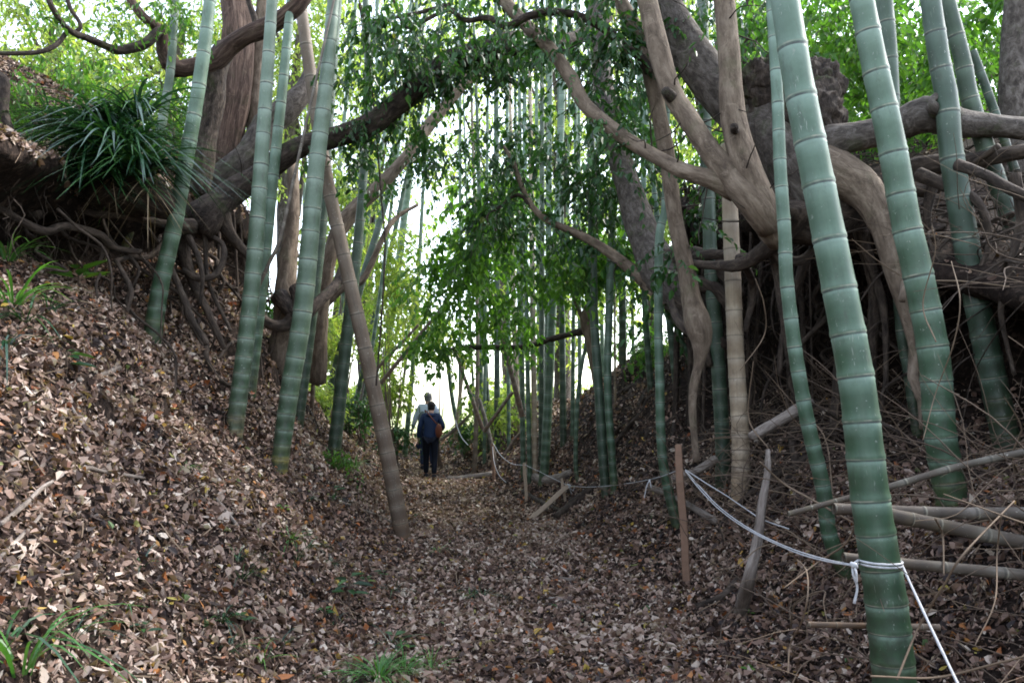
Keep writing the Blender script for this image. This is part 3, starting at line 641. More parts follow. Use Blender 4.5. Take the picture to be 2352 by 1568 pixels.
# ---- old gnarled tree on the right bank
g = thing('gnarled_tree', P(1850, 470, 6.3), 'gnarled tree with a big burl and smooth tan stems overhanging the dark hollow', 'tree')
limb('trunk', [(1500, -60, 7.2, 66), (1530, 10, 7.1, 76), (1575, 105, 7.0, 88), (1640, 195, 6.9, 104), (1710, 255, 6.8, 125), (1780, 310, 6.6, 165), (1840, 380, 6.4, 170), (1880, 440, 6.3, 160), (1900, 500, 6.4, 120)], 'bark_grey', g, 26, 0.13, 2.2)
m = MB()
for (x, y, d, w, h) in [(1795, 235, 6.6, 105, 120), (1752, 190, 6.5, 55, 60), (1880, 205, 6.5, 62, 74), (1830, 180, 6.6, 62, 40), (1852, 275, 6.4, 95, 110), (1905, 180, 6.45, 22, 34), (1722, 205, 6.55, 26, 30)]:
    c = np.array(P(x, y, d)); a = w * d / FPX; b_ = h * d / FPX; U, Vv = 60, 40; vs = []
    for i in range(Vv + 1):
        for j in range(U):
            th = 2 * math.pi * j / U; ph = math.pi * i / Vv; q = Vector((math.sin(ph) * math.cos(th), math.sin(ph) * math.sin(th), math.cos(ph)))
            k = 1 + 0.26 * noise.noise(q * 2.1 + Vector((x, 0, 0))) - 0.22 * abs(noise.noise(q * 4 + Vector((0, y, 0)))) + 0.12 * noise.noise(q * 9) + 0.05 * noise.noise(q * 22)
            vs.append(c + np.array([q.x * a, q.y * a * 0.85, q.z * b_]) * k)
    I = np.arange((Vv + 1) * U).reshape(Vv + 1, U); J = np.roll(I, -1, 1)
    f = np.stack([I[:-1], I[1:], J[1:], J[:-1]], -1).reshape(-1, 4); m.add(vs, f, lc=np.array(vs))
m.build('burl', M['bark_dark'], g)
limb('limb', [(1860, 345, 6.3, 90), (1900, 325, 6.2, 78), (1965, 314, 6.1, 70), (2040, 296, 6.0, 70), (2100, 270, 5.9, 80), (2150, 262, 5.8, 86), (2195, 282, 5.8, 72), (2260, 286, 5.8, 56), (2352, 296, 5.8, 55), (2500, 300, 5.8, 50)], 'bark_grey', g, 24, 0.09, 2.6, label='horizontal limb with a dark knot hole')
# knot with a hole: a torus lip
m = MB(); kc = np.array(P(2166, 246, 5.62)); ring = []
ax1 = np.array([1, 0.2, -0.45]); ax1 /= np.linalg.norm(ax1); ax2 = np.array([0.25, 0.1, 1.0]); ax2 -= ax1 * ax2.dot(ax1); ax2 /= np.linalg.norm(ax2)
for k in range(13):
    th = 2 * math.pi * k / 12; ring.append(kc + ax1 * math.cos(th) * 0.10 + ax2 * math.sin(th) * 0.055)
tube(m, ring, [0.032 + 0.012 * math.sin(k * 1.9) for k in range(13)], 10, 0.2, 6)
m.build('knot', M['bark_grey'], g)
m = MB(); tube(m, [kc + np.array([0, 0.02, 0]), kc + np.array([0, 0.10, 0])], [0.085, 0.06], 12, 0.1); m.build('knot_hollow', M['bark_dark'], g)
_, cB, rB = limb('limb', [(1652, -70, 6.2, 46), (1664, 10, 6.1, 50), (1676, 141, 6.0, 52), (1686, 281, 5.95, 62), (1712, 375, 5.9, 66), (1742, 450, 5.9, 66), (1768, 510, 6.0, 76), (1790, 560, 6.1, 50)], 'bark_tan', g, 20, 0.07, 2.4, label='smooth tan stem with a small knot, right of the fork')
_, cC, rC = limb('limb', [(1474, -50, 6.5, 46), (1508, 95, 6.3, 48), (1540, 205, 6.2, 50), (1580, 270, 6.1, 50), (1632, 350, 6.0, 54), (1682, 408, 5.95, 66), (1728, 462, 5.9, 74), (1772, 520, 6.0, 72)], 'bark_tan', g, 20, 0.07, 2.4, label='smooth tan stem left of the fork with a stub')
m = MB(); tube(m, [P(1548, 232, 6.15), P(1528, 208, 6.05)], [0.05, 0.035], 10, 0.2); m.build('stub', M['bark_dark'], g)
m = MB(); tube(m, [P(1688, 300, 5.86), P(1686, 291, 5.72)], [0.034, 0.028], 10, 0.2); m.build('stub', M['bark_dark'], g)
_, cD, rD = limb('limb', [(1130, -40, 7.6, 28), (1157, 0, 7.4, 29), (1210, 60, 7.2, 31), (1262, 112, 7.0, 32), (1312, 180, 6.8, 33), (1342, 239, 6.7, 34), (1400, 290, 6.55, 32), (1456, 330, 6.4, 33), (1510, 362, 6.25, 34), (1570, 392, 6.1, 38), (1632, 412, 6.0, 44), (1690, 440, 6.0, 50)], 'bark_tan', g, 16, 0.06, 3, label='long bough reaching up to the left over the trail')
_, cE, rE = limb('limb', [(1020, 10, 7.2, 11), (1069, 46, 7.2, 13), (1122, 41, 7.1, 15), (1164, 60, 7.0, 18), (1212, 38, 6.9, 19), (1262, 28, 6.9, 19), (1315, 33, 6.9, 20), (1368, 54, 6.9, 21), (1420, 91, 6.95, 22), (1466, 128, 7.0, 24), (1492, 165, 7.05, 26)], 'bark_dark', g, 12, 0.08, 3, label='thin dark arching bough above the trail')
limb('root', [(1880, 400, 6.2, 150), (1925, 395, 6.1, 105), (1985, 440, 6.0, 85), (2020, 500, 5.9, 66), (2040, 560, 5.85, 52), (2062, 640, 5.8, 46), (2086, 720, 5.8, 38), (2102, 800, 5.8, 28), (2097, 865, 5.75, 24), (2123, 920, 5.7, 30), (2120, 985, 5.65, 16)], 'bark_tan', g, 18, 0.12, 3, label='tan root reaching down to the slope')
limb('stub', [(2080, 650, 5.7, 24), (2072, 690, 5.62, 16)], 'bark_tan', g, 10, 0.2)
for pts in [[(1965, 430, 6.5, 60), (1985, 560, 6.6, 34), (2010, 671, 6.7, 30), (2003, 811, 6.8, 24), (2007, 925, 6.8, 16)],
            [(1740, 480, 6.2, 70), (1755, 530, 6.4, 30), (1785, 590, 6.5, 28), (1841, 598, 6.5, 22), (1875, 560, 6.5, 18), (1900, 500, 6.5, 20)],
            [(1790, 480, 6.3, 80), (1786, 600, 6.6, 34), (1800, 720, 6.7, 22), (1815, 850, 6.9, 14)],
            [(1850, 600, 7.0, 24), (1800, 760, 7.1, 16), (1790, 860, 7.1, 12)],
            [(1985, 560, 6.5, 22), (2028, 700, 6.5, 16), (2035, 860, 6.5, 12), (2020, 960, 6.4, 10)],
            [(1830, 470, 6.1, 110), (1815, 520, 6.2, 60), (1720, 600, 6.6, 34), (1640, 610, 6.9, 22), (1560, 600, 7.2, 18)],
            [(1750, 480, 6.4, 120), (1860, 500, 6.3, 120), (1960, 470, 6.3, 110), (2010, 450, 6.4, 70)],
            [(2060, 430, 6.6, 50), (2150, 430, 6.6, 34), (2225, 397, 6.5, 24), (2310, 370, 6.4, 18)],
            [(1700, 590, 6.9, 24), (1730, 660, 7.2, 16), (1712, 760, 7.2, 12)],
            [(2110, 470, 6.9, 40), (2140, 600, 6.9, 24), (2200, 650, 6.8, 20), (2280, 690, 6.6, 16)],
            [(2300, 430, 6.3, 26), (2330, 560, 6.2, 20), (2300, 700, 6.1, 14)]]:
    limb('root', pts, 'root', g, 12, 0.16, 4)
def shoots(parent, c, r, n, ln=.5, mtl='bark_dark'):
    m = MB()
    for k in range(n):
        i = random.randrange(len(c)); v = Vector(rng.normal(size=3)).normalized(); p = Vector(c[i]) + v * r[i] * .6; pts = [p]; d = v
        for q in range(4):
            d = (d + Vector(rng.normal(size=3)) * .3).normalized(); pts.append(pts[-1] + d * ln / 4 * random.uniform(.5, 1.3))
        tube(m, [tuple(x) for x in pts], [.008, .006, .005, .004, .002], 5, 0, step=.08, cap=False)
    o = m.build('twigs', M[mtl], parent); o['kind'] = 'stuff'
def lip_point(y, side, u, z):
    fR = sm(10.0, 12.8, y) if side > 0 else sm(10.5, 14.5, y)
    cl = sm(7.2, 9.0, y) * (1 - fR); u0 = 1.0 if side > 0 else 1.2; u = u0 + (u - u0) * (1 - (.38 if side > 0 else .42) * cl) if u > u0 else u
    x = xc(y) + side * (hw(y) + u * (1 - 0.2 * fR)); return Vector((x, y, z * (1 - 0.42 * fR)))
def root_drop(mb_, side, y0, u0, z0, y1, u1, r, wob=0.12, end=None):
    a = lip_point(y0, side, u0, z0); b_ = down(lip_point(y1, side, u1, 0).x, y1, 2.6 if side > 0 else 2.7) if end is None else end
    n = 6; pts = []; rr = []
    for i in range(n + 1):
        t = i / n; p = a.lerp(b_, t); p += Vector((random.uniform(-wob, wob) - side * 0.25 * math.sin(t * math.pi) * random.random(), random.uniform(-wob, wob), random.uniform(-wob, wob) * .6))
        if i == n: p = b_ - Vector((0, 0, 0.06))
        pts.append(p); rr.append(r * (1 - 0.55 * t))
    tube(mb_, [tuple(p) for p in pts], rr, 8, 0.12, 5, step=0.07)
for k in range(60):
    y0 = random.uniform(4.6, 10.2); m = MB()
    root_drop(m, 1, y0, random.uniform(2.2, 2.9), random.uniform(2.9, 3.25), y0 + random.uniform(-1.6, 1.3), random.uniform(1.4, 2.9), random.choice([.006, .009, .014, .022, .036]), .26)
    m.build('root', M['root'], g)
m = MB()
for k in range(150):
    y0 = random.uniform(4.3, 9.4); a = lip_point(y0, 1, random.uniform(2.05, 2.9), random.uniform(2.8, 3.3))
    ln = random.uniform(.2, 1.3); pts = [a]
    for i in range(4): pts.append(pts[-1] + Vector((random.uniform(-.1, .1), random.uniform(-.1, .1), -ln / 4 * random.uniform(.5, 1.3))))
    tube(m, [tuple(p) for p in pts], [.004, .004, .003, .002, .001], 4, 0, step=0.1, cap=False)
o = m.build('root_hair', M['root'], g); o['kind'] = 'stuff'

def crown(name, parent, specs, mtl, L=0.065, length=0.4, k=12, extra=None, **kw):
    m = MB()
    for s in specs:
        pts = blob(*s[:7], gap=s[7] if len(s) > 7 else 0.25)
        if len(pts): sprays(m, pts, length, k, L, **kw)
    if extra is not None:
        for e in extra: sprays(m, e, length, k, L, **kw)
    o = m.build(name, [M[mtl], M['twig']], parent=parent, smooth=False); return o
crown('crown', g, [(1300, 0, 7.2, 340, 90, 1.0, 120, .3), (1620, 40, 7.0, 160, 120, .8, 50), (1440, 190, 7.4, 150, 130, .8, 70, .3), (1060, 60, 7.6, 240, 100, .9, 110, .32), (1560, 560, 7.2, 60, 90, .5, 14)],
      'leaf_mid', L=0.075, length=0.36, k=11, ratio=.52, hang=.8, extra=[along(cD, rD, 26, 0, .8), along(cE, rE, 30)])
crown('crown', g, [(2010, 120, 8.6, 150, 190, 1.0, 190, 0.1), (2130, 220, 9.4, 190, 160, 1.0, 130, 0.1), (1830, 80, 8.8, 160, 130, 0.9, 100), (2270, 120, 8.5, 120, 200, .8, 110), (1700, 330, 9.5, 120, 120, .8, 60)],
      'leaf_green', L=0.095, length=0.4, k=11, ratio=.5)

# ---- wide grey tree behind (right of centre)
g2 = thing('leaning_grey_tree', P(1600, 730, 8.2), 'smooth grey leaning tree trunk with a root mass clawing into the right bank', 'tree')
limb('trunk', [(1372, -60, 9.6, 42), (1376, 60, 9.5, 46), (1388, 211, 9.3, 50), (1415, 334, 9.1, 56), (1448, 440, 8.9, 62), (1480, 545, 8.7, 76), (1515, 615, 8.5, 96), (1565, 665, 8.3, 100), (1610, 720, 8.2, 80)], 'bark_grey', g2, 22, 0.08, 2.2)
for pts in [[(1530, 600, 8.4, 60), (1600, 590, 8.1, 48), (1660, 620, 7.9, 40), (1700, 680, 7.8, 28)], [(1500, 650, 8.5, 40), (1560, 690, 8.2, 44), (1620, 740, 8.0, 40), (1660, 800, 7.9, 26)], [(1560, 650, 8.2, 44), (1640, 660, 7.9, 36), (1690, 740, 7.8, 24), (1700, 860, 7.8, 14)], [(1580, 600, 8.2, 30), (1640, 585, 7.8, 26), (1720, 590, 7.6, 18)], [(1540, 700, 8.3, 26), (1600, 760, 8.0, 30), (1630, 840, 7.9, 20)]]:
    limb('root', pts, 'root', g2, 12, 0.18, 3.5, 0.15)
_, cH, rH = limb('limb', [(1157, 337, 9.6, 8), (1178, 372, 9.5, 10), (1203, 439, 9.4, 12), (1227, 480, 9.3, 14), (1262, 508, 9.2, 15), (1333, 540, 9.1, 19), (1385, 570, 9.0, 23), (1438, 608, 8.8, 28), (1491, 655, 8.6, 34), (1560, 710, 8.3, 44)], 'bark_tan', g2, 12, 0.08, 3, label='long thin low bough carrying the central leaves')
limb('limb', [(1140, 530, 9.5, 5), (1120, 500, 9.5, 7), (1155, 470, 9.45, 8), (1190, 448, 9.4, 9), (1225, 478, 9.3, 10)], 'bark_dark', g2, 8, 0.1)
limb('limb', [(1034, 803, 13, 12), (1104, 797, 13, 14), (1203, 797, 13, 14), (1260, 780, 13, 14), (1340, 760, 12.6, 18)], 'bark_dark', g2, 10, 0.15, label='low horizontal bough')
crown('crown', g2, [(1190, 590, 11.5, 250, 95, 1.2, 220, 0.3), (1060, 670, 12, 120, 100, 1.0, 100, 0.25), (1000, 790, 12, 65, 34, .8, 30, 0.05), (1190, 460, 11.5, 170, 60, 1.0, 70, 0.3), (1340, 600, 10.8, 100, 70, .8, 45, 0.2), (1430, 560, 10.5, 60, 60, .5, 30), (1180, 750, 12, 60, 60, .8, 30)],
      'leaf_green', L=0.105, length=0.45, k=13, ratio=.5, hang=.7)
crown('crown', g2, [(1220, 300, 9.8, 60, 120, .7, 34, 0.35), (1400, 330, 9.4, 150, 160, .8, 100, 0.3), (1290, 450, 9.8, 150, 100, .8, 90, .25), (1500, 250, 9.4, 90, 180, .6, 35, .2), (1120, 330, 10.2, 80, 80, .7, 22, .3), (1600, 470, 9.3, 60, 90, .5, 24), (1150, 500, 10.2, 120, 60, .6, 60, .2)],
      'leaf_mid', L=0.09, length=0.38, k=11, ratio=.52, hang=.8, extra=[along(cH, rH, 40)])

g3 = thing('pinkish_tree', P(1611, 790, 7.0), 'slim pinkish tree trunk with a swollen foot on the right bank', 'tree')
limb('trunk', [(1405, -60, 7.4, 34), (1424, 0, 7.35, 35), (1464, 75, 7.3, 37), (1491, 160, 7.25, 36), (1517, 281, 7.2, 38), (1532, 360, 7.15, 38), (1550, 500, 7.1, 37), (1571, 600, 7.05, 38), (1588, 688, 7.0, 44), (1603, 745, 6.95, 58), (1611, 785, 6.95, 46), (1606, 830, 6.95, 26), (1596, 880, 6.95, 20)], 'bark_tan', g3, 18, 0.08, 2.5)
limb('root', [(1613, 780, 6.95, 40), (1608, 830, 6.95, 25), (1594, 880, 6.95, 21), (1591, 950, 6.95, 18), (1600, 1060, 6.9, 16)], 'bark_tan', g3, 10, 0.12)
limb('root', [(1600, 770, 7.0, 24), (1560, 740, 7.2, 20), (1540, 690, 7.5, 18)], 'root', g3, 10, 0.12)

# small stump tree far right of centre
g4 = thing('bent_stump', hit(1360, 1000), 'bent dead stump with a knob behind the close bamboo pair', 'stump')
limb('trunk', [(1352, 700, 11.5, 14), (1345, 735, 11.5, 24), (1358, 800, 11.4, 24), (1375, 900, 11.2, 18), (1385, 1010, 11.0, 16)], 'bark_tan', g4, 12, 0.2, 3)
limb('branch', [(1345, 745, 11.5, 14), (1320, 690, 11.7, 9), (1300, 640, 11.9, 7)], 'bark_tan', g4, 8, 0.15)

# trunk at the far right edge
g5 = thing('edge_tree', down(P(2330, 500, 7.4).x, 7.4), 'grey brown tree trunk at the right edge of the picture', 'tree')
limb('trunk', [(2345, -80, 7.4, 60), (2335, 60, 7.4, 62), (2328, 200, 7.4, 66), (2340, 330, 7.4, 72), (2350, 420, 7.4, 80)], 'bark_grey', g5, 16, 0.1)
g6 = thing('slender_tree', P(1705, 330, 9.0), 'dark thin forked tree behind the two tan stems', 'tree')
limb('trunk', [(1722, -40, 9, 22), (1720, 60, 9, 22), (1708, 130, 9, 24), (1700, 250, 9, 24), (1720, 420, 9, 26), (1740, 600, 9, 26)], 'bark_dark', g6, 10, 0.12)
limb('branch', [(1708, 140, 9, 14), (1750, 80, 9.1, 10), (1790, 50, 9.2, 8)], 'bark_dark', g6, 8, 0.12)

# ---- left trees
t1 = thing('arching_tree', P(490, 480, 8.2), 'tree whose heavy dark bough arches from the left bank over the trail', 'tree')
_, cA, rA = limb('trunk', [(445, 520, 8.0, 100), (490, 480, 8.1, 74), (527, 452, 8.2, 66), (575, 415, 8.25, 60), (633, 378, 8.3, 58), (690, 340, 8.3, 52), (756, 316, 8.3, 48), (840, 293, 8.3, 50), (890, 258, 8.3, 52), (930, 224, 8.35, 54), (999, 172, 8.4, 54), (1040, 142, 8.4, 54), (1090, 124, 8.4, 56), (1139, 106, 8.4, 56), (1190, 98, 8.5, 58), (1240, 112, 8.6, 50), (1290, 100, 8.8, 40), (1340, 80, 9.0, 30), (1400, 40, 9.2, 20)], 'bark_dark', t1, 22, 0.16, 2.6, ridge=0.08)
for pts in [[(450, 500, 8.0, 60), (420, 560, 7.9, 36), (440, 640, 7.8, 22), (480, 720, 7.7, 16), (515, 800, 7.7, 12)],
            [(500, 480, 8.1, 50), (530, 540, 8.2, 26), (580, 600, 8.3, 18), (600, 650, 8.3, 14)],
            [(420, 620, 7.7, 14), (455, 640, 7.7, 15), (495, 630, 7.8, 16), (515, 590, 7.9, 14), (510, 560, 8.0, 12), (490, 545, 8.0, 10)],
            [(385, 600, 7.5, 14), (412, 660, 7.4, 15), (440, 730, 7.3, 15), (475, 790, 7.3, 13)],
            [(470, 540, 8.0, 12), (480, 650, 7.9, 10), (530, 760, 7.8, 9)],
            [(268, 600, 6.9, 12), (290, 640, 6.8, 12), (302, 672, 6.7, 11), (292, 715, 6.7, 8)], [(265, 600, 6.9, 12), (300, 590, 7.1, 12), (345, 588, 7.3, 14), (400, 540, 7.6, 24)],
            [(-20, 470, 6.2, 20), (53, 510, 6.2, 20), (105, 531, 6.3, 20), (151, 519, 6.5, 19), (225, 537, 6.7, 19), (262, 569, 6.9, 17), (323, 578, 7.1, 12)],
            [(150, 470, 6.9, 16), (210, 490, 7.0, 18), (290, 496, 7.1, 18), (360, 510, 7.4, 26), (440, 520, 7.8, 40)],
            [(430, 540, 7.8, 20), (455, 590, 7.6, 13), (465, 640, 7.5, 10), (460, 700, 7.5, 8)]]:
    limb('root', pts, 'root', t1, 12, 0.14, 4)
for k in range(26):
    y0 = random.uniform(6.2, 10.5); m = MB()
    root_drop(m, -1, y0, random.uniform(2.5, 3.0), random.uniform(2.9, 3.35), y0 + random.uniform(-.7, .5), random.uniform(1.8, 2.7), random.uniform(.008, .026), 0.1)
    m.build('root', M['root'], t1)
m = MB()
for k in range(150):
    y0 = random.uniform(4.8, 11); a = lip_point(y0, -1, random.uniform(2.55, 3.1), random.uniform(2.8, 3.4)); ln = random.uniform(.15, .7); pts = [a]
    for i in range(4): pts.append(pts[-1] + Vector((random.uniform(-.08, .1), random.uniform(-.08, .08), -ln / 4 * random.uniform(.5, 1.3))))
    tube(m, [tuple(p) for p in pts], [.004, .004, .003, .002, .001], 4, 0, step=0.1, cap=False)
o = m.build('root_hair', M['root'], t1); o['kind'] = 'stuff'
crown('ivy', t1, [(1010, 330, 8.6, 110, 100, .5, 40, .3), (900, 330, 8.7, 90, 90, .5, 28, .3), (960, 130, 8.2, 170, 90, .6, 60, .3), (870, 100, 8.3, 90, 140, .5, 30, .3), (1160, 200, 8.6, 70, 110, .5, 26, .3), (850, 400, 9, 80, 50, .5, 14), (800, 190, 9, 60, 80, .5, 16)], 'leaf_mid', L=0.075, length=0.3, k=10, ratio=.55, extra=[along(cA, rA, 150, .32, .85, 1.05)], hang=0.9)

t2 = thing('russet_tree', P(500, 380, 8.8), 'russet barked tree with a crooked horizontal bough reaching left on the left bank', 'tree')
limb('trunk', [(535, -60, 9.6, 70), (548, 60, 9.5, 72), (540, 160, 9.4, 80), (522, 280, 9.3, 84), (505, 370, 9.2, 96), (490, 440, 9.1, 120)], 'bark_red', t2, 22, 0.10, 2.2, ridge=0.35)
limb('trunk', [(520, 110, 8.6, 50), (496, 158, 8.5, 56), (486, 228, 8.5, 54), (470, 316, 8.5, 50), (455, 390, 8.5, 64), (440, 440, 8.5, 80)], 'bark_dark', t2, 18, 0.12, 2.5, ridge=0.2)
limb('limb', [(385, 128, 8.2, 40), (402, 158, 8.2, 40), (440, 155, 8.3, 38), (492, 143, 8.4, 46), (530, 108, 8.4, 46), (566, 82, 8.3, 40), (615, 62, 8.3, 42), (668, 28, 8.2, 40), (700, -10, 8.2, 36), (720, -50, 8.2, 32)], 'bark_red', t2, 18, 0.12, 3, ridge=0.12)
limb('limb', [(392, 150, 8.2, 40), (376, 118, 8.15, 32), (372, 78, 8.1, 30), (352, 56, 8.0, 24), (330, 40, 7.9, 22), (300, 2, 7.9, 20), (290, -30, 7.9, 18)], 'bark_red', t2, 14, 0.14, 3)
limb('limb', [(380, 66, 8.1, 22), (362, 74, 8.0, 22), (334, 100, 7.9, 22), (300, 112, 7.8, 21), (267, 116, 7.7, 21), (246, 108, 7.6, 18), (200, 88, 7.4, 17), (165, 74, 7.2, 16), (140, 50, 7.1, 14), (116, 10, 7.0, 13), (105, -30, 7.0, 12)], 'bark_dark', t2, 12, 0.14, 3)
limb('branch', [(172, 76, 7.3, 11), (185, 58, 7.3, 10), (160, 15, 7.3, 10), (150, -30, 7.3, 9)], 'bark_dark', t2, 10, 0.12)
limb('branch', [(-30, 122, 6.9, 10), (30, 123, 6.9, 11), (88, 120, 7.0, 12), (128, 104, 7.1, 12), (152, 76, 7.2, 12)], 'bark_dark', t2, 10, 0.12)
limb('branch', [(590, 66, 8.3, 18), (584, 40, 8.3, 15), (570, 0, 8.3, 13), (560, -40, 8.3, 12)], 'bark_dark', t2, 10, 0.12)
crown('crown', t2, [(300, 40, 7.6, 200, 70, .5, 26, .3), (80, 10, 7.0, 80, 30, .4, 12, .2), (430, 60, 7.9, 80, 60, .4, 20, .3), (260, 70, 7.5, 50, 40, .3, 8)], 'leaf_green', L=0.06, length=0.28, k=9)

t3 = thing('beige_tree', P(650, 720, 9.6), 'smooth beige tree with a thick root sprawling over the left bank crest', 'tree')
limb('trunk', [(610, -40, 9.8, 36), (602, 90, 9.7, 40), (590, 200, 9.6, 46), (590, 290, 9.5, 48), (600, 330, 9.4, 60)], 'bark_tan', t3, 16, 0.1, 2.5)
limb('limb', [(715, 160, 9.4, 34), (700, 205, 9.3, 44), (665, 245, 9.2, 58), (612, 290, 9.1, 66), (575, 350, 9.0, 66), (520, 395, 8.9, 60), (465, 430, 8.8, 54), (430, 470, 8.7, 36)], 'bark_grey', t3, 18, 0.12, 2.6)
limb('trunk', [(672, 380, 10.2, 26), (674, 480, 10.0, 28), (668, 550, 9.9, 36), (658, 630, 9.8, 46), (656, 700, 9.7, 54), (654, 760, 9.7, 62), (650, 860, 9.7, 80)], 'bark_tan', t3, 18, 0.12, 2.6)
limb('root', [(680, 660, 9.5, 34), (690, 700, 9.4, 40), (660, 745, 9.3, 30), (622, 745, 9.2, 22), (590, 720, 9.1, 18)], 'root', t3, 12, 0.16)
limb('root', [(640, 680, 9.5, 40), (690, 730, 9.3, 32), (725, 700, 9.4, 24), (770, 655, 9.8, 24), (790, 610, 10.2, 20)], 'bark_dark', t3, 12, 0.12)

t4 = thing('slanting_tree', hit(735, 860), 'smooth slanting tree with a pale bough running under the dark arching one', 'tree')
limb('trunk', [(1180, 110, 11.6, 22), (1139, 141, 11.5, 28), (1069, 188, 11.4, 28), (1016, 253, 11.3, 27), (981, 294, 11.2, 28), (940, 352, 11.0, 28), (876, 424, 10.9, 32), (825, 470, 10.8, 36), (785, 520, 10.7, 38), (760, 580, 10.6, 34), (745, 660, 10.6, 34), (735, 760, 10.6, 36), (730, 880, 10.6, 40)], 'bark_tan', t4, 16, 0.09, 2.6)
limb('limb', [(960, 470, 11.4, 8), (910, 500, 11.2, 11), (880, 545, 11.0, 13), (835, 640, 10.9, 15), (790, 660, 10.8, 18), (745, 700, 10.7, 22)], 'bark_tan', t4, 10, 0.1)
crown('crown', t4, [(900, 400, 11.5, 80, 70, .6, 40), (970, 350, 11.4, 80, 60, .6, 40), (800, 450, 11.6, 60, 60, .6, 16)], 'leaf_mid', L=0.065, length=0.35, k=10)

t5 = thing('crooked_tree', hit(75, 492), 'dark crooked young tree at the left edge', 'tree')
limb('trunk', [(-10, 170, 6.6, 22), (10, 185, 6.6, 24), (8, 215, 6.6, 26), (10, 262, 6.6, 22), (35, 330, 6.6, 24), (55, 400, 6.6, 28), (75, 460, 6.6, 30), (80, 500, 6.6, 36)], 'bark_dark', t5, 14, 0.14, 3.5)
limb('branch', [(-20, 310, 6.5, 22), (10, 325, 6.5, 20), (38, 370, 6.55, 22), (50, 400, 6.6, 20)], 'bark_dark', t5, 10, 0.14, 3.5)
shoots(g, np.vstack([cB, cC, cD]), np.concatenate([rB, rC, rD]), 34, .5)
shoots(t1, cA, rA, 22, .5)
shoots(g2, cH, rH, 16, .4)
# thick hanging roots and a matted top over the near right hollow
for pts in [[(2200, 380, 5.4, 30), (2260, 400, 5.2, 26), (2330, 440, 5.0, 26), (2400, 470, 4.9, 24)], [(2110, 400, 5.9, 34), (2180, 430, 5.7, 28), (2250, 470, 5.5, 22), (2270, 560, 5.5, 16), (2240, 640, 5.5, 12)],
            [(2330, 400, 5.1, 30), (2345, 500, 5.1, 22), (2320, 610, 5.1, 16), (2300, 720, 5.2, 12), (2330, 860, 5.2, 10)], [(2150, 390, 6.0, 30), (2130, 500, 6.0, 20), (2160, 600, 6.0, 14), (2150, 760, 6.0, 12)],
            [(2060, 400, 6.2, 60), (2140, 380, 6.0, 50), (2230, 370, 5.8, 40), (2330, 350, 5.6, 36), (2420, 340, 5.4, 30)]]:
    limb('root', pts, 'root', g, 12, 0.2, 4)
m = MB()
for k in range(420):
    y0 = random.uniform(3.6, 10); u0 = random.uniform(1.6, 4.5); x = xc(y0) + hw(y0) + u0; a_ = down(x, y0, 9) + Vector((0, 0, random.uniform(0, .15))); v = Vector((random.gauss(-.4, .8), random.gauss(0, .8), random.uniform(-.1, .35))).normalized(); pts = [a_]; ln = random.uniform(.3, 1.3)
    for i in range(4): v = (v + Vector((random.gauss(0, .35), random.gauss(0, .35), random.gauss(-.12, .25)))).normalized(); pts.append(pts[-1] + v * ln / 4)
    r_ = random.choice([.003, .005, .008, .014]); tube(m, [tuple(p) for p in pts], [r_, r_ * .9, r_ * .75, r_ * .6, r_ * .3], 5, 0, step=.1, cap=False)
o = m.build('root_mat', M['root'], g); o['kind'] = 'stuff'
# roots creeping down over the banks
def surface_root(mb_, side, y0, u_hi, u_lo, r, n=9):
    pts = []; y = y0
    for i in range(n + 1):
        t = i / n; u = u_hi + (u_lo - u_hi) * t; x = xc(y) + side * (hw(y) + u); q = down(x, y, 9)
        pts.append(q + Vector((0, 0, r * random.uniform(-.2, 1.6) if 0 < i < n else -r))); y += random.gauss(0, .16)
    tube(mb_, [tuple(p) for p in pts], [r * (1.1 - .7 * i / n) for i in range(n + 1)], 8, .16, 5, step=.06)
for k in range(34):
    m = MB(); surface_root(m, 1, random.uniform(7.0, 13.5), random.uniform(1.5, 2.4), random.uniform(.3, 1.1), random.choice([.012, .018, .025, .04])); m.build('root', M['root'], g2)
for k in range(22):
    m = MB(); surface_root(m, -1, random.uniform(8.0, 13.5), random.uniform(1.6, 2.3), random.uniform(.9, 1.4), random.choice([.012, .018, .028])); m.build('root', M['root'], t3)
m = MB()
for k in range(260):
    y0 = random.uniform(6.8, 14); u0 = random.uniform(.8, 2.6); x = xc(y0) + hw(y0) + u0; a_ = down(x, y0, 9); v = Vector((random.gauss(-.3, .8), random.gauss(0, .8), random.uniform(-.1, .5))).normalized(); pts = [a_]; ln = random.uniform(.2, .8)
    for i in range(4): v = (v + Vector((random.gauss(0, .35), random.gauss(0, .35), random.gauss(-.15, .25)))).normalized(); pts.append(pts[-1] + v * ln / 4)
    r_ = random.choice([.003, .005, .008]); tube(m, [tuple(p) for p in pts], [r_, r_ * .9, r_ * .75, r_ * .6, r_ * .3], 5, 0, step=.1, cap=False)
o = m.build('root_mat', M['root'], g2); o['kind'] = 'stuff'
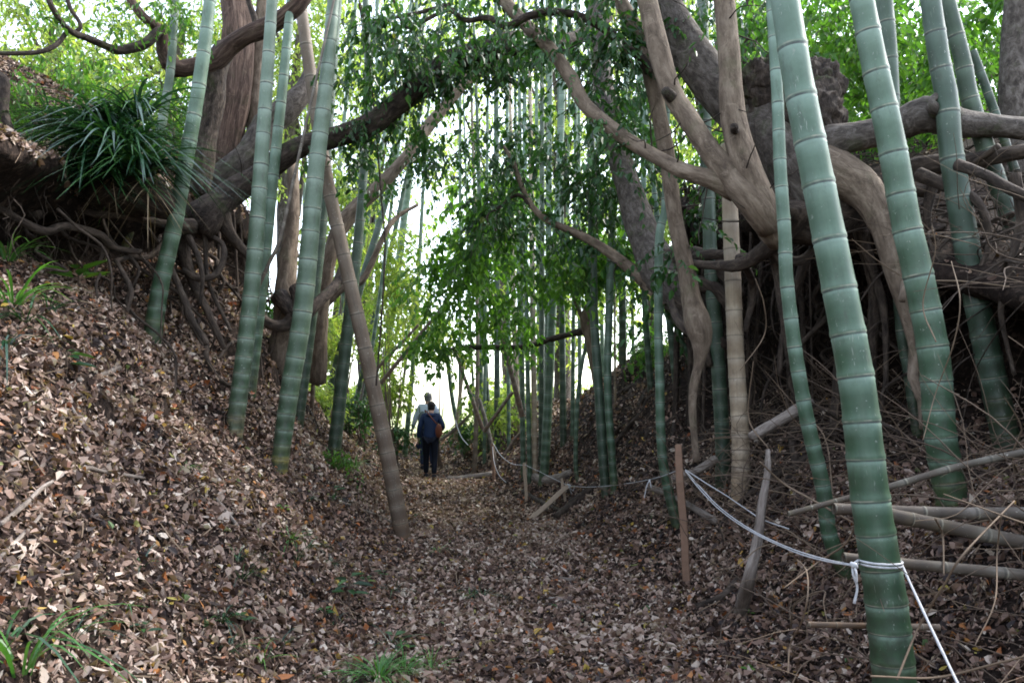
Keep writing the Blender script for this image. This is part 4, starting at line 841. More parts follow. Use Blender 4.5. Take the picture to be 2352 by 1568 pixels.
#==SECTION-C==
# ---------------------------------------------------------------- background trees and bushes
def far_tree(name, label, cat, group, px, base_py, d, w, crown_specs, mtl, L, length, k=11, trunk='bark_grey', lean=0, **kw):
    top = min(c[1] for c in crown_specs); gz = down(P(px, base_py, d).x, d, 40); root = thing(name, gz, label, cat, group)
    m = MB(); a = gz - Vector((0, 0, .2)); b_ = P(px + lean, top, d)
    mid = a.lerp(b_, .5) + Vector((random.uniform(-.4, .4), random.uniform(-.3, .3), 0))
    r = w * d / FPX / 2
    tube(m, [tuple(a), tuple(mid), tuple(b_)], [r * 1.2, r, r * .5], 10, .12, 1.5)
    for i in range(5):
        t = random.uniform(.35, .85); s = a.lerp(b_, t); c = crown_specs[i % len(crown_specs)]
        e = P(c[0] + random.uniform(-.6, .6) * c[3], c[1] + random.uniform(-.6, .4) * c[4], c[2])
        tube(m, [tuple(s), tuple(s.lerp(e, .5) + Vector((0, 0, .3))), tuple(e)], [r * .4, r * .28, r * .1], 7, .1, 2)
    m.build('trunk', M[trunk], root)
    m = MB()
    for s in crown_specs:
        pts = blob(*s[:7], gap=s[7] if len(s) > 7 else .2, gs=.8)
        if len(pts): sprays(m, pts, length, k, L, twig=0.006, **kw)
    m.build('crown', [M[mtl], M['twig']], root, smooth=False)
FT = 'pale sunlit trees beyond the banks'
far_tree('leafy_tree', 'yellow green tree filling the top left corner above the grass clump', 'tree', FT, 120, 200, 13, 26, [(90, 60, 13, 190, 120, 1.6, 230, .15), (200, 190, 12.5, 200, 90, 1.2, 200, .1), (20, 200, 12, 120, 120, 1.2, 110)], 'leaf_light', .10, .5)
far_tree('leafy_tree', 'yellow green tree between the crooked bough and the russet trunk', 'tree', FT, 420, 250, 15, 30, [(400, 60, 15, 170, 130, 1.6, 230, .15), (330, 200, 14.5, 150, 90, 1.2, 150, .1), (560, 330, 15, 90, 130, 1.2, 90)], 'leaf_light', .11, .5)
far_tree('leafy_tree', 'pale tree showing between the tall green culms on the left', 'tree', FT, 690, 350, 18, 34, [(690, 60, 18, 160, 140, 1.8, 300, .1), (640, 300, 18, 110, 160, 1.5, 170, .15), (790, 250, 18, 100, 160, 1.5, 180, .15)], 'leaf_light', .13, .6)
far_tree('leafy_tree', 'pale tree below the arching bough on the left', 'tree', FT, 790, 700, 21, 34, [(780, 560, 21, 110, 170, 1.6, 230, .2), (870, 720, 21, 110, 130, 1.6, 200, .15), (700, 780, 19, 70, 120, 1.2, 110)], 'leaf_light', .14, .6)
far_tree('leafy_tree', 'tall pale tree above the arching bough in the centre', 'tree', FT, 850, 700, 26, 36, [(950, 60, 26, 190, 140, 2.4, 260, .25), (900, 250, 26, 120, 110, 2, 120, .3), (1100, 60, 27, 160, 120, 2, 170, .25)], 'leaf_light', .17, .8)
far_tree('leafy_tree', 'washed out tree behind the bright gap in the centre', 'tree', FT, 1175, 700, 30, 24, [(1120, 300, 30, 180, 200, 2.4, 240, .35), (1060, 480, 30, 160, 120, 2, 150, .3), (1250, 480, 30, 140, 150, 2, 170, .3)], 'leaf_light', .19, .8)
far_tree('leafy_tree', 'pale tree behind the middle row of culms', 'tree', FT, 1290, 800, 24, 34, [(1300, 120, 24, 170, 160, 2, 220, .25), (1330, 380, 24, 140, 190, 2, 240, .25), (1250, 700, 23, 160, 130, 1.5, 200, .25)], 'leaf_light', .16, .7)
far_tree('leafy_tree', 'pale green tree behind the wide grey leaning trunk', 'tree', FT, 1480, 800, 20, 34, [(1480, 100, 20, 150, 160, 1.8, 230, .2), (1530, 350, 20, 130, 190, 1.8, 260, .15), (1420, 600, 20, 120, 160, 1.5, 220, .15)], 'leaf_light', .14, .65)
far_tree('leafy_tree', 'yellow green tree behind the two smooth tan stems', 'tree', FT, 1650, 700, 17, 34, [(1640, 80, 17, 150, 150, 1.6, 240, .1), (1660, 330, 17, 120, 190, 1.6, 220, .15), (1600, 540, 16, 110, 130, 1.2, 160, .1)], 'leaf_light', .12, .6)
far_tree('leafy_tree', 'deep green leafy tree behind the thick roped culm', 'tree', None, 1930, 300, 12.5, 34, [(1950, 90, 12.5, 170, 160, 1.3, 330, .05), (2010, 240, 12, 160, 120, 1.1, 220, .05)], 'leaf_green', .10, .5)
far_tree('leafy_tree', 'bright green leafy tree in the top right corner', 'tree', None, 2200, 300, 12, 34, [(2170, 110, 12, 150, 170, 1.3, 260, .1), (2290, 180, 11.5, 110, 170, 1.2, 150, .2), (2120, 280, 11.5, 160, 70, 1, 120, .1)], 'leaf_green', .11, .5)
far_tree('leafy_tree', 'green tree on the hill beyond the dark hollow', 'tree', None, 1780, 500, 14, 34, [(1780, 90, 14, 120, 150, 1.4, 200, .05), (1800, 420, 13, 140, 160, 1.2, 200, .05)], 'leaf_green', .10, .5)

def bush(label, px, py, d, rx, ry, rd, n, mtl, L=.09, length=.35, gap=.1, group='bushes on the banks', ratio=.45):
    pts = blob(px, py, d, rx, ry, rd, n, .6, gap, 1.5)
    c = P(px, py, d); gz = down(c.x, d, 30)
    root = thing('bush', gz, label, 'bush', group); m = MB()
    sprays(m, pts, length, 10, L, ratio=ratio, twig=.004); m.build('foliage', [M[mtl], M['twig']], root, smooth=False)
    m = MB()
    for k in range(6):
        q = Vector(pts[int(rng.integers(len(pts)))]); tube(m, [tuple(gz + Vector((random.uniform(-.1, .1), 0, -.05))), tuple(gz.lerp(q, .5)), tuple(q)], [.015, .01, .004], 6, .1)
    m.build('stem', M['twig'], root)
bush('bright green bush above and left of the big grass clump', 210, 210, 9.5, 150, 70, .8, 170, 'leaf_green', .085)
bush('light green bush right of the big grass clump', 410, 250, 9.5, 80, 110, .7, 110, 'leaf_green', .08)
bush('green bush in the top left corner of the bank behind the crooked tree', 20, 225, 7.9, 90, 60, .5, 90, 'leaf_green', .07)
bush('pale bush at the left edge above the bank', 40, 260, 9.0, 110, 80, .8, 110, 'leaf_light', .08)
bush('low bush glimpsed in the fork below the russet trunk', 480, 380, 9.8, 60, 50, .5, 60, 'leaf_green', .07)
bush('green bush on the left bank left of the walkers', 900, 900, 18.5, 60, 60, .8, 110, 'leaf_light', .12)
bush('dark green undergrowth at the left bank foot behind the pale culms', 912, 990, 17.3, 34, 22, .4, 60, 'leaf_mid', .09)
bush('green undergrowth right of the walkers', 1070, 985, 19.5, 36, 22, .6, 60, 'leaf_mid', .10)
bush('bright bush on the right bank crest between the culms', 1500, 800, 13, 110, 70, .8, 120, 'leaf_green', .09)
bush('small bush behind the swollen foot of the pinkish tree', 1600, 700, 12, 50, 60, .5, 50, 'leaf_green', .09)
bush('leafy undergrowth on the left bank crest under the beige tree', 600, 720, 11.5, 80, 70, .6, 130, 'leaf_mid', .09)
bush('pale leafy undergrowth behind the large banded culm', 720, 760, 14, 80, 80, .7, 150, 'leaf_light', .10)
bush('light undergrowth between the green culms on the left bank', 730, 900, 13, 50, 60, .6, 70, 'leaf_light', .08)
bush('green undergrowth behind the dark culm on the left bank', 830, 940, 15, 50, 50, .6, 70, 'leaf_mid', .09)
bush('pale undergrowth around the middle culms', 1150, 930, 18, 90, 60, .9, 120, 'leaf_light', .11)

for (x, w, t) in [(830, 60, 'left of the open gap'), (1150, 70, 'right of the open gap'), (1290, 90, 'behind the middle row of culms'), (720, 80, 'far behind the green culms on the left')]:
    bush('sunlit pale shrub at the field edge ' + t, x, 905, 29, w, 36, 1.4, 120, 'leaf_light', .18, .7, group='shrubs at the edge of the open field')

bush('leafy sprigs on the slope between the banded culm and the leaning pole', 760, 1040, 9.6, 50, 40, .35, 40, 'leaf_green', .05, .25)
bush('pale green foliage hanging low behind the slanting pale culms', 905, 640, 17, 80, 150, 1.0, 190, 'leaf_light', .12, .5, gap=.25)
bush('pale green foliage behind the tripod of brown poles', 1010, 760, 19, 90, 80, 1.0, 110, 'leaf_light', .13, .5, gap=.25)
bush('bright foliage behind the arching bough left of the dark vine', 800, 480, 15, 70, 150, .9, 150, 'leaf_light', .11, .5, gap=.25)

# ---------------------------------------------------------------- grass clumps and small plants
def clump(label, px, py, n, length, width, spread=.9, arch=1.0, mtl='grass', d0=None, tone=None, group='grass tufts growing through the leaf litter', up=None, name='grass_tuft', cat='grass tuft', seg=6):
    b = hit(px, py) if d0 is None else P(px, py, d0)
    m = MB(); blades(m, b, n, length, width, spread, arch, seg, up, tone); o = m.build(name, M[mtl], origin=tuple(b), smooth=False); tag(o, label, cat, group); return o
big = thing('grass_clump', P(270, 400, 6.9), 'large drooping clump of long dark green strap leaves on the left bank', 'grass clump')
def part_blades(name, parent, centres, n, length, width, spread, arch, mtl, up=None, tone=None, kind=None):
    m = MB()
    for c in centres: blades(m, c, n, length, width, spread, arch, 7, up, tone)
    o = m.build(name, M[mtl], parent, smooth=False)
    if kind: o['kind'] = kind
cs = [P(265 + random.uniform(-85, 75), 350 + random.uniform(-80, 55), 6.9 + random.uniform(-.3, .3)) for _ in range(16)]
part_blades('strap_leaves', big, cs, 52, .72, .034, 1.2, 1.6, 'grass', up=(-.15, -.35, .2))
part_blades('strap_leaves', big, [P(235 + random.uniform(-90, 70), 385 + random.uniform(-20, 20), 6.75) for _ in range(8)], 22, .36, .024, 1.5, 1.9, 'grass', up=(-.1, -.7, -.2))
part_blades('dry_leaves', big, [P(300 + random.uniform(-90, 90), 420 + random.uniform(-20, 20), 6.75) for _ in range(5)], 8, .36, .009, 1.5, 2.4, 'dry_grass', up=(0, -.6, -.9))
m = MB(); tube(m, [P(205, 470, 7.1), P(240, 445, 7.0), P(300, 440, 7.0), P(360, 460, 7.1), P(400, 490, 7.3)], [.08, .16, .22, .18, .1], 16, .3, 4); m.build('stump', M['bark_dark'], big)
clump('second clump of strap leaves left of the large one', 120, 300, 90, .55, .02, 1.1, 1.3, 'grass', d0=7.3, up=(-.1, -.2, .1), group=None, name='grass_clump', cat='grass clump')
clump('loose grass on the bank above the left edge roots', 60, 330, 80, .5, .014, 1.0, 1.2, 'grass_bright', d0=7.6, group=None, name='grass_clump', cat='grass clump')
clump('long bladed tuft at the left edge beside the broad leaved plant', 30, 700, 34, .5, .018, .8, 1.2, 'grass_bright')
clump('shaded tuft at the left edge below the long bladed one', 60, 740, 26, .42, .016, 1.1, 1.6, 'grass')
clump('upright tuft at the left edge above the long bladed one', 15, 600, 30, .5, .016, .7, 1.1, 'grass_bright')
clump('dark arching tuft under the broad leaved plant', 110, 720, 26, .4, .014, 1.1, 1.6, 'grass')
clump('low tuft at the left edge on the pale litter', 10, 800, 22, .4, .016, 1.2, 1.8, 'grass')
clump('large tuft of wide blades in the bottom left corner', 50, 1545, 14, .5, .016, .6, 1.1, 'grass_bright', tone=.5)
clump('wide arching blades at the bottom left edge', 5, 1490, 10, .5, .016, .9, 1.6, 'grass')
clump('dense bright tuft at the bottom edge left of the centre', 870, 1560, 80, .32, .009, 1.0, 1.2, 'grass_bright', tone=.55)
clump('second bright tuft at the bottom edge', 930, 1545, 34, .24, .008, .8, 1.0, 'grass_bright', tone=.6)
clump('thin tuft left of the dense bottom tuft', 810, 1560, 26, .22, .007, 1.1, 1.4, 'grass')
lst = [(760, 1150, 'by the broad leaf right of the banded culm'), (665, 1245, 'below the banded culm'), (700, 1265, 'beside the tuft below the banded culm'), (760, 1300, 'above the dark leaved plant'), (680, 1290, 'left of the dark leaved plant'), (545, 1290, 'in the middle of the left slope'), (555, 1330, 'lower on the left slope'), (905, 1360, 'right of the dark leaved plant'), (325, 1305, 'on the near left slope'), (520, 1500, 'near the bottom on the left'), (600, 1520, 'in the bottom left middle'), (510, 1430, 'above the bottom left middle'), (1080, 1370, 'on the trail centre'), (1110, 1375, 'beside the trail centre one'), (950, 1190, 'at the foot of the leaning pole'), (1005, 1270, 'just right of the pole foot'), (990, 1540, 'at the bottom of the trail'), (160, 1480, 'among brown leaves near the left corner'), (290, 1400, 'above the left corner tufts'), (900, 1480, 'above the dense bottom tuft'), (770, 1430, 'under the dark leaved plant'), (710, 1150, 'on the slope right of the banded culm'), (430, 1080, 'high on the left slope'), (850, 1090, 'left of the leaning pole foot'), (820, 1030, 'beside the leaning pole half way'), (640, 1490, 'left of the bottom tufts')]
for (x, y, t) in lst:
    clump('small sparse grass tuft ' + t, x, y, int(rng.integers(12, 32)), .17 + .1 * random.random(), .008, .9, 1.2, random.choice(['grass', 'grass_bright', 'grass']))
for (x, y, t) in [(880, 1000, 'left of the thin pale culm'), (905, 1020, 'close to the trail on the left'), (790, 990, 'between dark culms on the left bank'), (815, 1075, 'behind the leaning pole'), (770, 1080, 'at the foot of the dark culm'), (1075, 1000, 'right of the walkers'), (1050, 990, 'just right of the walkers')]:
    clump('green grassy undergrowth ' + t, x, y, 50, .4, .012, .9, 1.0, 'grass_bright', group='grassy undergrowth by the walkers')

def broad(label, px, py, n, L, ratio, mtl, height=.12, spread=1.0, d0=None, tilt=.5, name='broad_leaved_plant', cat='plant', group=None, az=None):
    b = hit(px, py) if d0 is None else P(px, py, d0); root = thing(name, b, label, cat, group)
    m = MB(); ms = MB()
    az = az if az is not None else [2.4 * i + random.random() for i in range(n)]
    for i in range(n):
        h = height * (.4 + .6 * (i + 1) / n); s = b + Vector((0, 0, h)); d = Vector((math.cos(az[i]), math.sin(az[i]), tilt * random.uniform(.2, 1.0)))
        pp = s + d.normalized() * L * .15; l = L * random.uniform(.75, 1.15)
        add_leaves(m, np.array([pp]), np.array([d]), np.array([[0, -.25, 1.0]]), np.array([l]), np.array([l * ratio]), .12, .15)
        tube(ms, [tuple(b + Vector((0, 0, h * .5))), tuple(s), tuple(pp)], [.003, .003, .002], 5, 0)
    tube(ms, [tuple(b - Vector((0, 0, .03))), tuple(b + Vector((.01, 0, height * .5))), tuple(b + Vector((0, 0, height)))], [.004, .004, .003], 6, 0)
    m.build('leaves', M[mtl], root); ms.build('stem', M['twig'], root)
broad('dark green plant with long pointed leaves on the near left slope', 800, 1395, 9, .17, .32, 'leaf_dark', .22, tilt=.1)
broad('bright green broad leaved plant below the left bank roots', 178, 665, 8, .27, .42, 'leaf_green', .16, tilt=.5)
broad('small plant with upright green leaf right of the banded culm', 765, 1135, 4, .13, .4, 'leaf_mid', .06)
broad('seedling with rounded dark leaves left on the slope', 150, 865, 4, .17, .4, 'leaf_dark', .15, tilt=0)
broad('single dark leaf seedling near the bottom centre', 905, 1465, 2, .07, .7, 'leaf_dark', .02)
for (x, y, t) in [(650, 1180, 'left of the tufts under the banded culm'), (705, 1240, 'between the tufts under the banded culm'), (880, 1330, 'up and right of the dark leaved plant'), (745, 1420, 'below left of the dark leaved plant'), (840, 1345, 'just above the dark leaved plant'), (560, 1440, 'on the lower middle of the left slope'), (330, 1470, 'near the bottom left'), (930, 1500, 'beside the bright bottom tufts'), (700, 1030, 'between the green culm bases'), (800, 1110, 'in the grass left of the leaning pole')]:
    broad('little green seedling ' + t, x, y, 5, .07, .42, random.choice(['leaf_mid', 'leaf_green', 'leaf_dark']), .07, tilt=.2, group='seedlings on the left slope')
broad('small green sprig at the foot of the broken pale stick', 1722, 1415, 4, .05, .6, 'leaf_green', .03)
broad('tiny green sprig at the lower right', 1720, 1545, 4, .045, .6, 'leaf_green', .03)
broad('fern like sprig beside the culm behind the second tall one', 645, 850, 10, .14, .2, 'leaf_mid', .12)
broad('fern like sprig on the bank left of the large banded culm', 620, 790, 9, .14, .2, 'leaf_mid', .10)

# ---------------------------------------------------------------- fallen wood
def stick(name, pts, mtl, label, cat='fallen branch', group=None, sides=10, amp=.12, lift=0.0, ground=True, freq=5, taper=None):
    """pts (px,py,width[,depth]); without a depth the point lies on the ground"""
    p, r = [], []
    for q in pts:
        if len(q) == 4: v = P(q[0], q[1], q[3])
        else: v = hit(q[0], q[1]) + Vector((0, 0, lift))
        p.append(tuple(v)); r.append(q[2] * v.y / FPX / 2)
    m = MB(); tube(m, p, r, sides, amp, freq); o = m.build(name, M[mtl], origin=p[0]); tag(o, label, cat, group); return o
stick('fallen_log', [(1028, 1103, 12), (1070, 1100, 13), (1130, 1091, 12)], 'oldwood', 'short brown log lying across the far part of the trail', 'log', lift=.03)
stick('fallen_log', [(1278, 1193, 18), (1320, 1160, 22), (1372, 1120, 20)], 'root', 'rough dark log lying right of the slanted pale stake', 'log', lift=.04)
stick('fallen_log', [(1725, 1003, 22, 6.3), (1790, 965, 26, 6.4), (1860, 925, 26, 6.6)], 'oldwood', 'grey brown log on the bank between the tan dead culm and slender culm', 'log')
stick('fallen_log', [(1546, 1100, 16, 7.7), (1600, 1080, 18, 7.7), (1645, 1052, 20, 7.7)], 'oldwood', 'dark short log behind the square wooden stake', 'log')
stick('broken_stick', [(1764, 1033, 10, 5.6), (1762, 1090, 16, 5.5), (1750, 1160, 20, 5.4), (1738, 1250, 24, 5.3), (1720, 1330, 28, 5.25), (1700, 1408, 30)], 'oldwood', 'pale barkless broken branch propped upright in the litter right of the stake', 'broken branch', amp=.1)
stick('dead_branch', [(1600, 1400, 14), (1660, 1375, 16), (1695, 1335, 15)], 'root', 'dark curved branch lying left of the pale broken branch', group=None, lift=.02)
stick('dead_branch', [(1495, 1125, 14), (1560, 1155, 16), (1645, 1205, 18)], 'oldwood', 'grey branch lying behind the square wooden stake', lift=.03)
stick('dead_branch', [(1345, 1408, 6), (1300, 1385, 9), (1262, 1378, 9)], 'oldwood', 'pale twig lying on the middle of the trail', lift=.015)
stick('dead_branch', [(1165, 1320, 7), (1210, 1318, 8), (1250, 1312, 7)], 'root', 'short dark twig lying across the trail', lift=.015)
stick('dead_branch', [(1285, 1330, 7), (1310, 1335, 9), (1332, 1332, 8)], 'oldwood', 'short pale twig on the trail right of the dark twig', lift=.015)
stick('dead_branch', [(0, 1220, 12), (60, 1170, 12), (110, 1125, 11), (195, 1088, 11), (240, 1095, 9), (330, 1108, 7)], 'oldwood', 'long pale branch lying across the upper left slope', lift=.03)
stick('dead_branch', [(180, 880, 14), (230, 868, 14), (275, 850, 12)], 'oldwood', 'thick short stick lying high on the left slope', lift=.02)
stick('dead_branch', [(155, 925, 5), (185, 975, 7), (245, 1040, 7)], 'oldwood', 'thin straight stick on the left slope below the thick short one', lift=.02)
stick('dead_branch', [(450, 1310, 14), (400, 1230, 13), (360, 1180, 10)], 'root', 'dark branch half buried in the near left slope', lift=.015)
stick('dead_branch', [(545, 1215, 8), (520, 1180, 8), (497, 1150, 6)], 'oldwood', 'short grey twig on the left slope below the tan footed culm', lift=.02)
stick('dead_branch', [(735, 1135, 6), (790, 1160, 7), (860, 1185, 7), (905, 1205, 7)], 'oldwood', 'long straight stick lying toward the foot of the leaning pole', lift=.02)
stick('dead_branch', [(400, 1345, 10), (470, 1410, 9), (540, 1420, 7)], 'root', 'brown stick on the near left slope beneath the buried branch', lift=.015)
stick('dead_branch', [(0, 1290, 10), (70, 1220, 9), (95, 1190, 8)], 'oldwood', 'stick end at the left edge below the long pale branch', lift=.02)
stick('dead_branch', [(1200, 1130, 9), (1250, 1160, 12), (1300, 1180, 11)], 'root', 'dark root like branch at the right side of the trail near the pale stake', lift=.02)
stick('dead_branch', [(1205, 1085, 14), (1240, 1105, 22), (1280, 1105, 24), (1310, 1090, 18)], 'oldwood', 'thick bleached root lump at the foot of the middle culms', lift=.03)
stick('dead_branch', [(1012, 1010, 7, 18.5), (1045, 985, 8, 18.3), (1090, 943, 9, 18)], 'oldwood', 'pale pole lying slanted right behind the walkers', )
culm([(2400, 1028, 17), (2352, 1038, 17), (2193, 1073, 16), (2038, 1119, 15)], (1915, 1152, 13), 'bamboo_grey', 'grey fallen pole slanting up to the right edge across the second thickest culm', 'fallen poles in the brushwood', node=.4, d0=4.25, cut=True, name='fallen_bamboo', cat='fallen bamboo')
culm([(2500, 1180, 28), (2352, 1178, 28), (2200, 1178, 27)], (2030, 1172, 26), 'bamboo_grey', 'grey fallen pole lying level behind the roped culm', 'fallen poles in the brushwood', node=.45, d0=4.0, cut=True, name='fallen_bamboo', cat='fallen bamboo')
culm([(2500, 1275, 34), (2352, 1246, 34)], (2150, 1204, 32), 'bamboo_grey', 'thick pale fallen pole sloping down to the right edge', 'fallen poles in the brushwood', node=.5, d0=3.95, cut=True, name='fallen_bamboo', cat='fallen bamboo')
culm([(2450, 1330, 26), (2250, 1310, 26)], (2060, 1292, 24), 'bamboo_grey', 'dark fallen pole low behind the rope tie', 'fallen poles in the brushwood', node=.5, d0=3.75, cut=True, name='fallen_bamboo', cat='fallen bamboo')
culm([(2160, 1440, 15)], (1985, 1436, 13), 'bamboo_brown', 'brown fallen pole lying behind the lower part of the roped culm', 'fallen poles in the brushwood', node=.5, d0=3.6, cut=True, name='fallen_bamboo', cat='fallen bamboo')
# thin dead twigs traced in the brushwood
tw = [([(1810, 1545, 6), (1815, 1480, 6), (1840, 1430, 6), (1855, 1370, 6), (1852, 1310, 5), (1830, 1285, 4)], 'curved pale twig standing left of the roped culm', 3.5),
      ([(2060, 1560, 8), (2110, 1440, 8), (2170, 1340, 8), (2215, 1270, 8), (2330, 1150, 6)], 'long forked pale twig rising right of the roped culm', 3.2),
      ([(2148, 1190, 8), (2165, 1230, 7), (2168, 1320, 5)], 'hooked tan twig hanging below the level grey pole', 3.7),
      ([(2000, 1552, 7), (2150, 1555, 8), (2300, 1520, 8), (2380, 1500, 8)], 'long tan twig along the bottom right edge', 3.0),
      ([(2300, 1180, 5), (2290, 1270, 5), (2285, 1380, 5), (2240, 1480, 4)], 'thin hanging twig near the right edge', 3.1),
      ([(2120, 1010, 4), (2150, 900, 4), (2190, 790, 5), (2205, 690, 5), (2185, 600, 3)], 'long thin pale stem arching in front of the second thickest culm', 4.4),
      ([(2150, 785, 5), (2120, 700, 5), (2148, 580, 4), (2140, 520, 3)], 'crooked white twig crossing the second thickest culm', 4.5),
      ([(1700, 850, 3), (1755, 770, 4), (1755, 700, 4), (1735, 640, 3)], 'thin twig in the dark hollow right of the dead tan culm', 6.0),
      ([(1765, 1030, 5), (1720, 960, 5), (1730, 830, 3)], 'thin twig above the pale broken branch', 5.9),
      ([(1745, 1060, 7), (1800, 1110, 8), (1870, 1150, 8), (1960, 1200, 6)], 'pinkish branch slanting down to the slender culm', 4.9),
      ([(1800, 1350, 5), (1880, 1290, 6), (1940, 1250, 7), (1965, 1205, 6)], 'tan twig running up to the rope knot', 3.7)]
for pts, t, d in tw:
    stick('dead_twig', [(x, y, w * .62, d + .15 * math.sin(i * 1.7)) for i, (x, y, w) in enumerate(pts)], 'twig_pale', t, 'twig', 'dead twigs in the brushwood', sides=7, amp=.1)
m = MB()
for k in range(820):
    y = random.uniform(3.0, 8.2); u = random.uniform(.35, 3.0) if y < 6.5 else random.uniform(.6, 2.6)
    x = xc(y) + hw(y) + u; b_ = down(x, y, 2.75); h = random.uniform(.1, .9) * min(1, u * .6 + .25)
    a = Vector((random.gauss(0, 1), random.gauss(0, .7), random.uniform(-.1, .75))).normalized(); ln = random.uniform(.4, 1.5); p = [b_ + Vector((0, 0, random.uniform(0, .35 * h)))]
    for i in range(4):
        a = (a + Vector((random.gauss(0, .3), random.gauss(0, .3), random.gauss(0, .22) - .03))).normalized(); p.append(p[-1] + a * ln / 4)
    r = random.choice([.0022, .003, .004, .006])
    tube(m, [tuple(q) for q in p], [r, r * .9, r * .8, r * .6, r * .3], 5, 0, step=.12, cap=False, mi=random.choice([0, 0, 1]))
o = m.build('brushwood', [M['twig'], M['twig_pale']]); tag(o, 'tangle of thin dead twigs covering the right bank below the hollow', 'brushwood', kind='stuff')

# ---------------------------------------------------------------- stakes and rope
def box_post(name, top, bottom, w, mtl, label, cat='stake'):
    t, b_ = Vector(top), Vector(bottom); b2 = b_ + (b_ - t).normalized() * .15
    ax = (t - b2).normalized(); a = ax.cross(Vector((.25, 1, 0))).normalized(); c = ax.cross(a); vs = []
    for i in range(9):
        p = b2.lerp(t, i / 8) + a * (.004 * math.sin(i * 1.3)); s = w / 2 * (1 if i < 8 else .86)
        for sa, sc in ((-1, -.82), (-.82, -1), (.82, -1), (1, -.82), (1, .82), (.82, 1), (-.82, 1), (-1, .82)): vs.append(p + a * sa * s + c * sc * s)
    I = np.arange(72).reshape(9, 8); J = np.roll(I, -1, 1); f = np.stack([I[:-1], J[:-1], J[1:], I[1:]], -1).reshape(-1, 4)
    m = MB(); m.add([tuple(v) for v in vs], [f, np.array([[64, 65, 66, 67, 68, 69, 70, 71]])]); o = m.build(name, M[mtl], origin=tuple(b_), smooth=False); tag(o, label, cat)
    return o
sb = hit(1578, 1335); stt = P(1557, 1020, sb.y); box_post('wooden_stake', stt, sb, 17 * sb.y / FPX, 'stake', 'square brown wooden stake standing at the right edge of the trail')
db = sb.y
b2 = hit(1217, 1193); t2_ = P(1306, 1114, b2.y + .35); box_post('wooden_stake', t2_, b2, 11 * b2.y / FPX, 'stake_pale', 'pale wooden stake knocked over to the right with rope on its end')
b3 = hit(1210, 1150); t3_ = P(1204, 1062, b3.y); box_post('wooden_stake', t3_, b3, 7 * b3.y / FPX, 'stake_pale', 'thin pale post holding the rope among the middle culms')
b4 = hit(1135, 1105); t4_ = P(1130, 1018, b4.y); box_post('wooden_stake', t4_, b4, 6 * b4.y / FPX, 'stake', 'thin far post holding the first span of rope')
b5 = hit(1298, 1150); box_post('wooden_stake', P(1290, 1098, b5.y), b5, 6 * b5.y / FPX, 'stake_pale', 'short thin pale stick standing beside the knocked over stake')
def rope(label, ends, sag, n=10, r=.0045, name='rope', pts=None, twin=0):
    m = MB()
    for s in range(1 + twin):
        if pts is None:
            a, b_ = Vector(ends[0]), Vector(ends[1]); p = []
            for i in range(n + 1):
                t = i / n; q = a.lerp(b_, t) - Vector((0, 0, 4 * (sag + s * .014) * t * (1 - t))); p.append(tuple(q + Vector((0, 0, .006 * s))))
        else: p = [tuple(q) for q in pts]
        tube(m, p, [r * (1 + .1 * math.sin(i * 2.1)) for i in range(len(p))], 6, 0, step=.02, cap=True)
    o = m.build(name, M['rope'], origin=p[0]); tag(o, label, 'rope', 'white ropes strung along the right side of the trail'); return o
stk = P(1572, 1082, db - .03); rp = Vector((P(1958, 1296, 3.32)))
def through(pl, d0, d1):
    n = len(pl); return [P(x, y, d0 + (d1 - d0) * i / (n - 1)) for i, (x, y) in enumerate(pl)]
rope('lower sagging rope from the square stake to the roped culm', None, 0, pts=through([(1574, 1080), (1610, 1120), (1648, 1160), (1690, 1193), (1736, 1222), (1790, 1248), (1841, 1268), (1900, 1285), (1955, 1296)], db - .03, 3.36), r=.004)
rope('doubled twin of the lower sagging rope', None, 0, pts=through([(1574, 1082), (1608, 1124), (1646, 1164), (1690, 1198), (1736, 1226), (1790, 1252), (1841, 1273), (1900, 1289), (1955, 1298)], db - .05, 3.34), r=.004)
rope('upper rope from the square stake ending in the brushwood', None, 0, pts=through([(1574, 1078), (1620, 1108), (1664, 1135), (1710, 1166), (1750, 1192), (1812, 1214)], db - .03, 5.2), r=.004)
# turns of rope round the thick culm
cb = P(2020, 1288, 3.45); R_ = 87 * 3.45 / FPX / 2 + .006; ringp = []
for i in range(15):
    th = math.pi * (1.0 + i / 14 * 1.0) ; ringp.append(cb + Vector((R_ * math.cos(th), R_ * math.sin(th), .004 - .004 * i / 14)))
rope('double turn of rope round the thick culm', None, 0, pts=[rp] + ringp, r=.005)
rope('second turn of rope round the thick culm just under the first', None, 0, pts=[rp - Vector((0, 0, .008))] + [q - Vector((0, 0, .013)) for q in ringp], r=.005)
m = MB(); tube(m, [rp + Vector((-.014, -.01, .008)), rp + Vector((0, -.014, 0)), rp + Vector((.012, -.008, -.012))], [.008, .014, .009], 10, .3, 30)
tube(m, [rp, P(1960, 1320, 3.3), P(1969, 1348, 3.3), P(1962, 1385, 3.3)], [.006, .0055, .005, .006], 7, 0, step=.02)
tube(m, [rp, P(1966, 1312, 3.29), P(1968, 1340, 3.29)], [.005, .005, .004], 7, 0, step=.02)
o = m.build('rope_knot', M['rope'], origin=tuple(rp)); tag(o, 'knot of white rope with a loose hanging tail left of the thick culm', 'rope knot')
re = ringp[-1]
rope('taut bright rope running from the thick culm down to the bottom edge', (re, P(2215, 1600, 2.75)), .005, r=.0055)
rope('rope from the square stake left to the knocked over stake', None, 0, pts=through([(1556, 1080), (1515, 1095), (1475, 1104), (1410, 1114), (1350, 1118), (1306, 1115)], db - .02, b2.y + .33), r=.004)
rope('rope from the knocked over stake up to the thin pale post', None, 0, pts=through([(1306, 1115), (1270, 1098), (1240, 1083), (1204, 1066)], b2.y + .35, b3.y), r=.004)
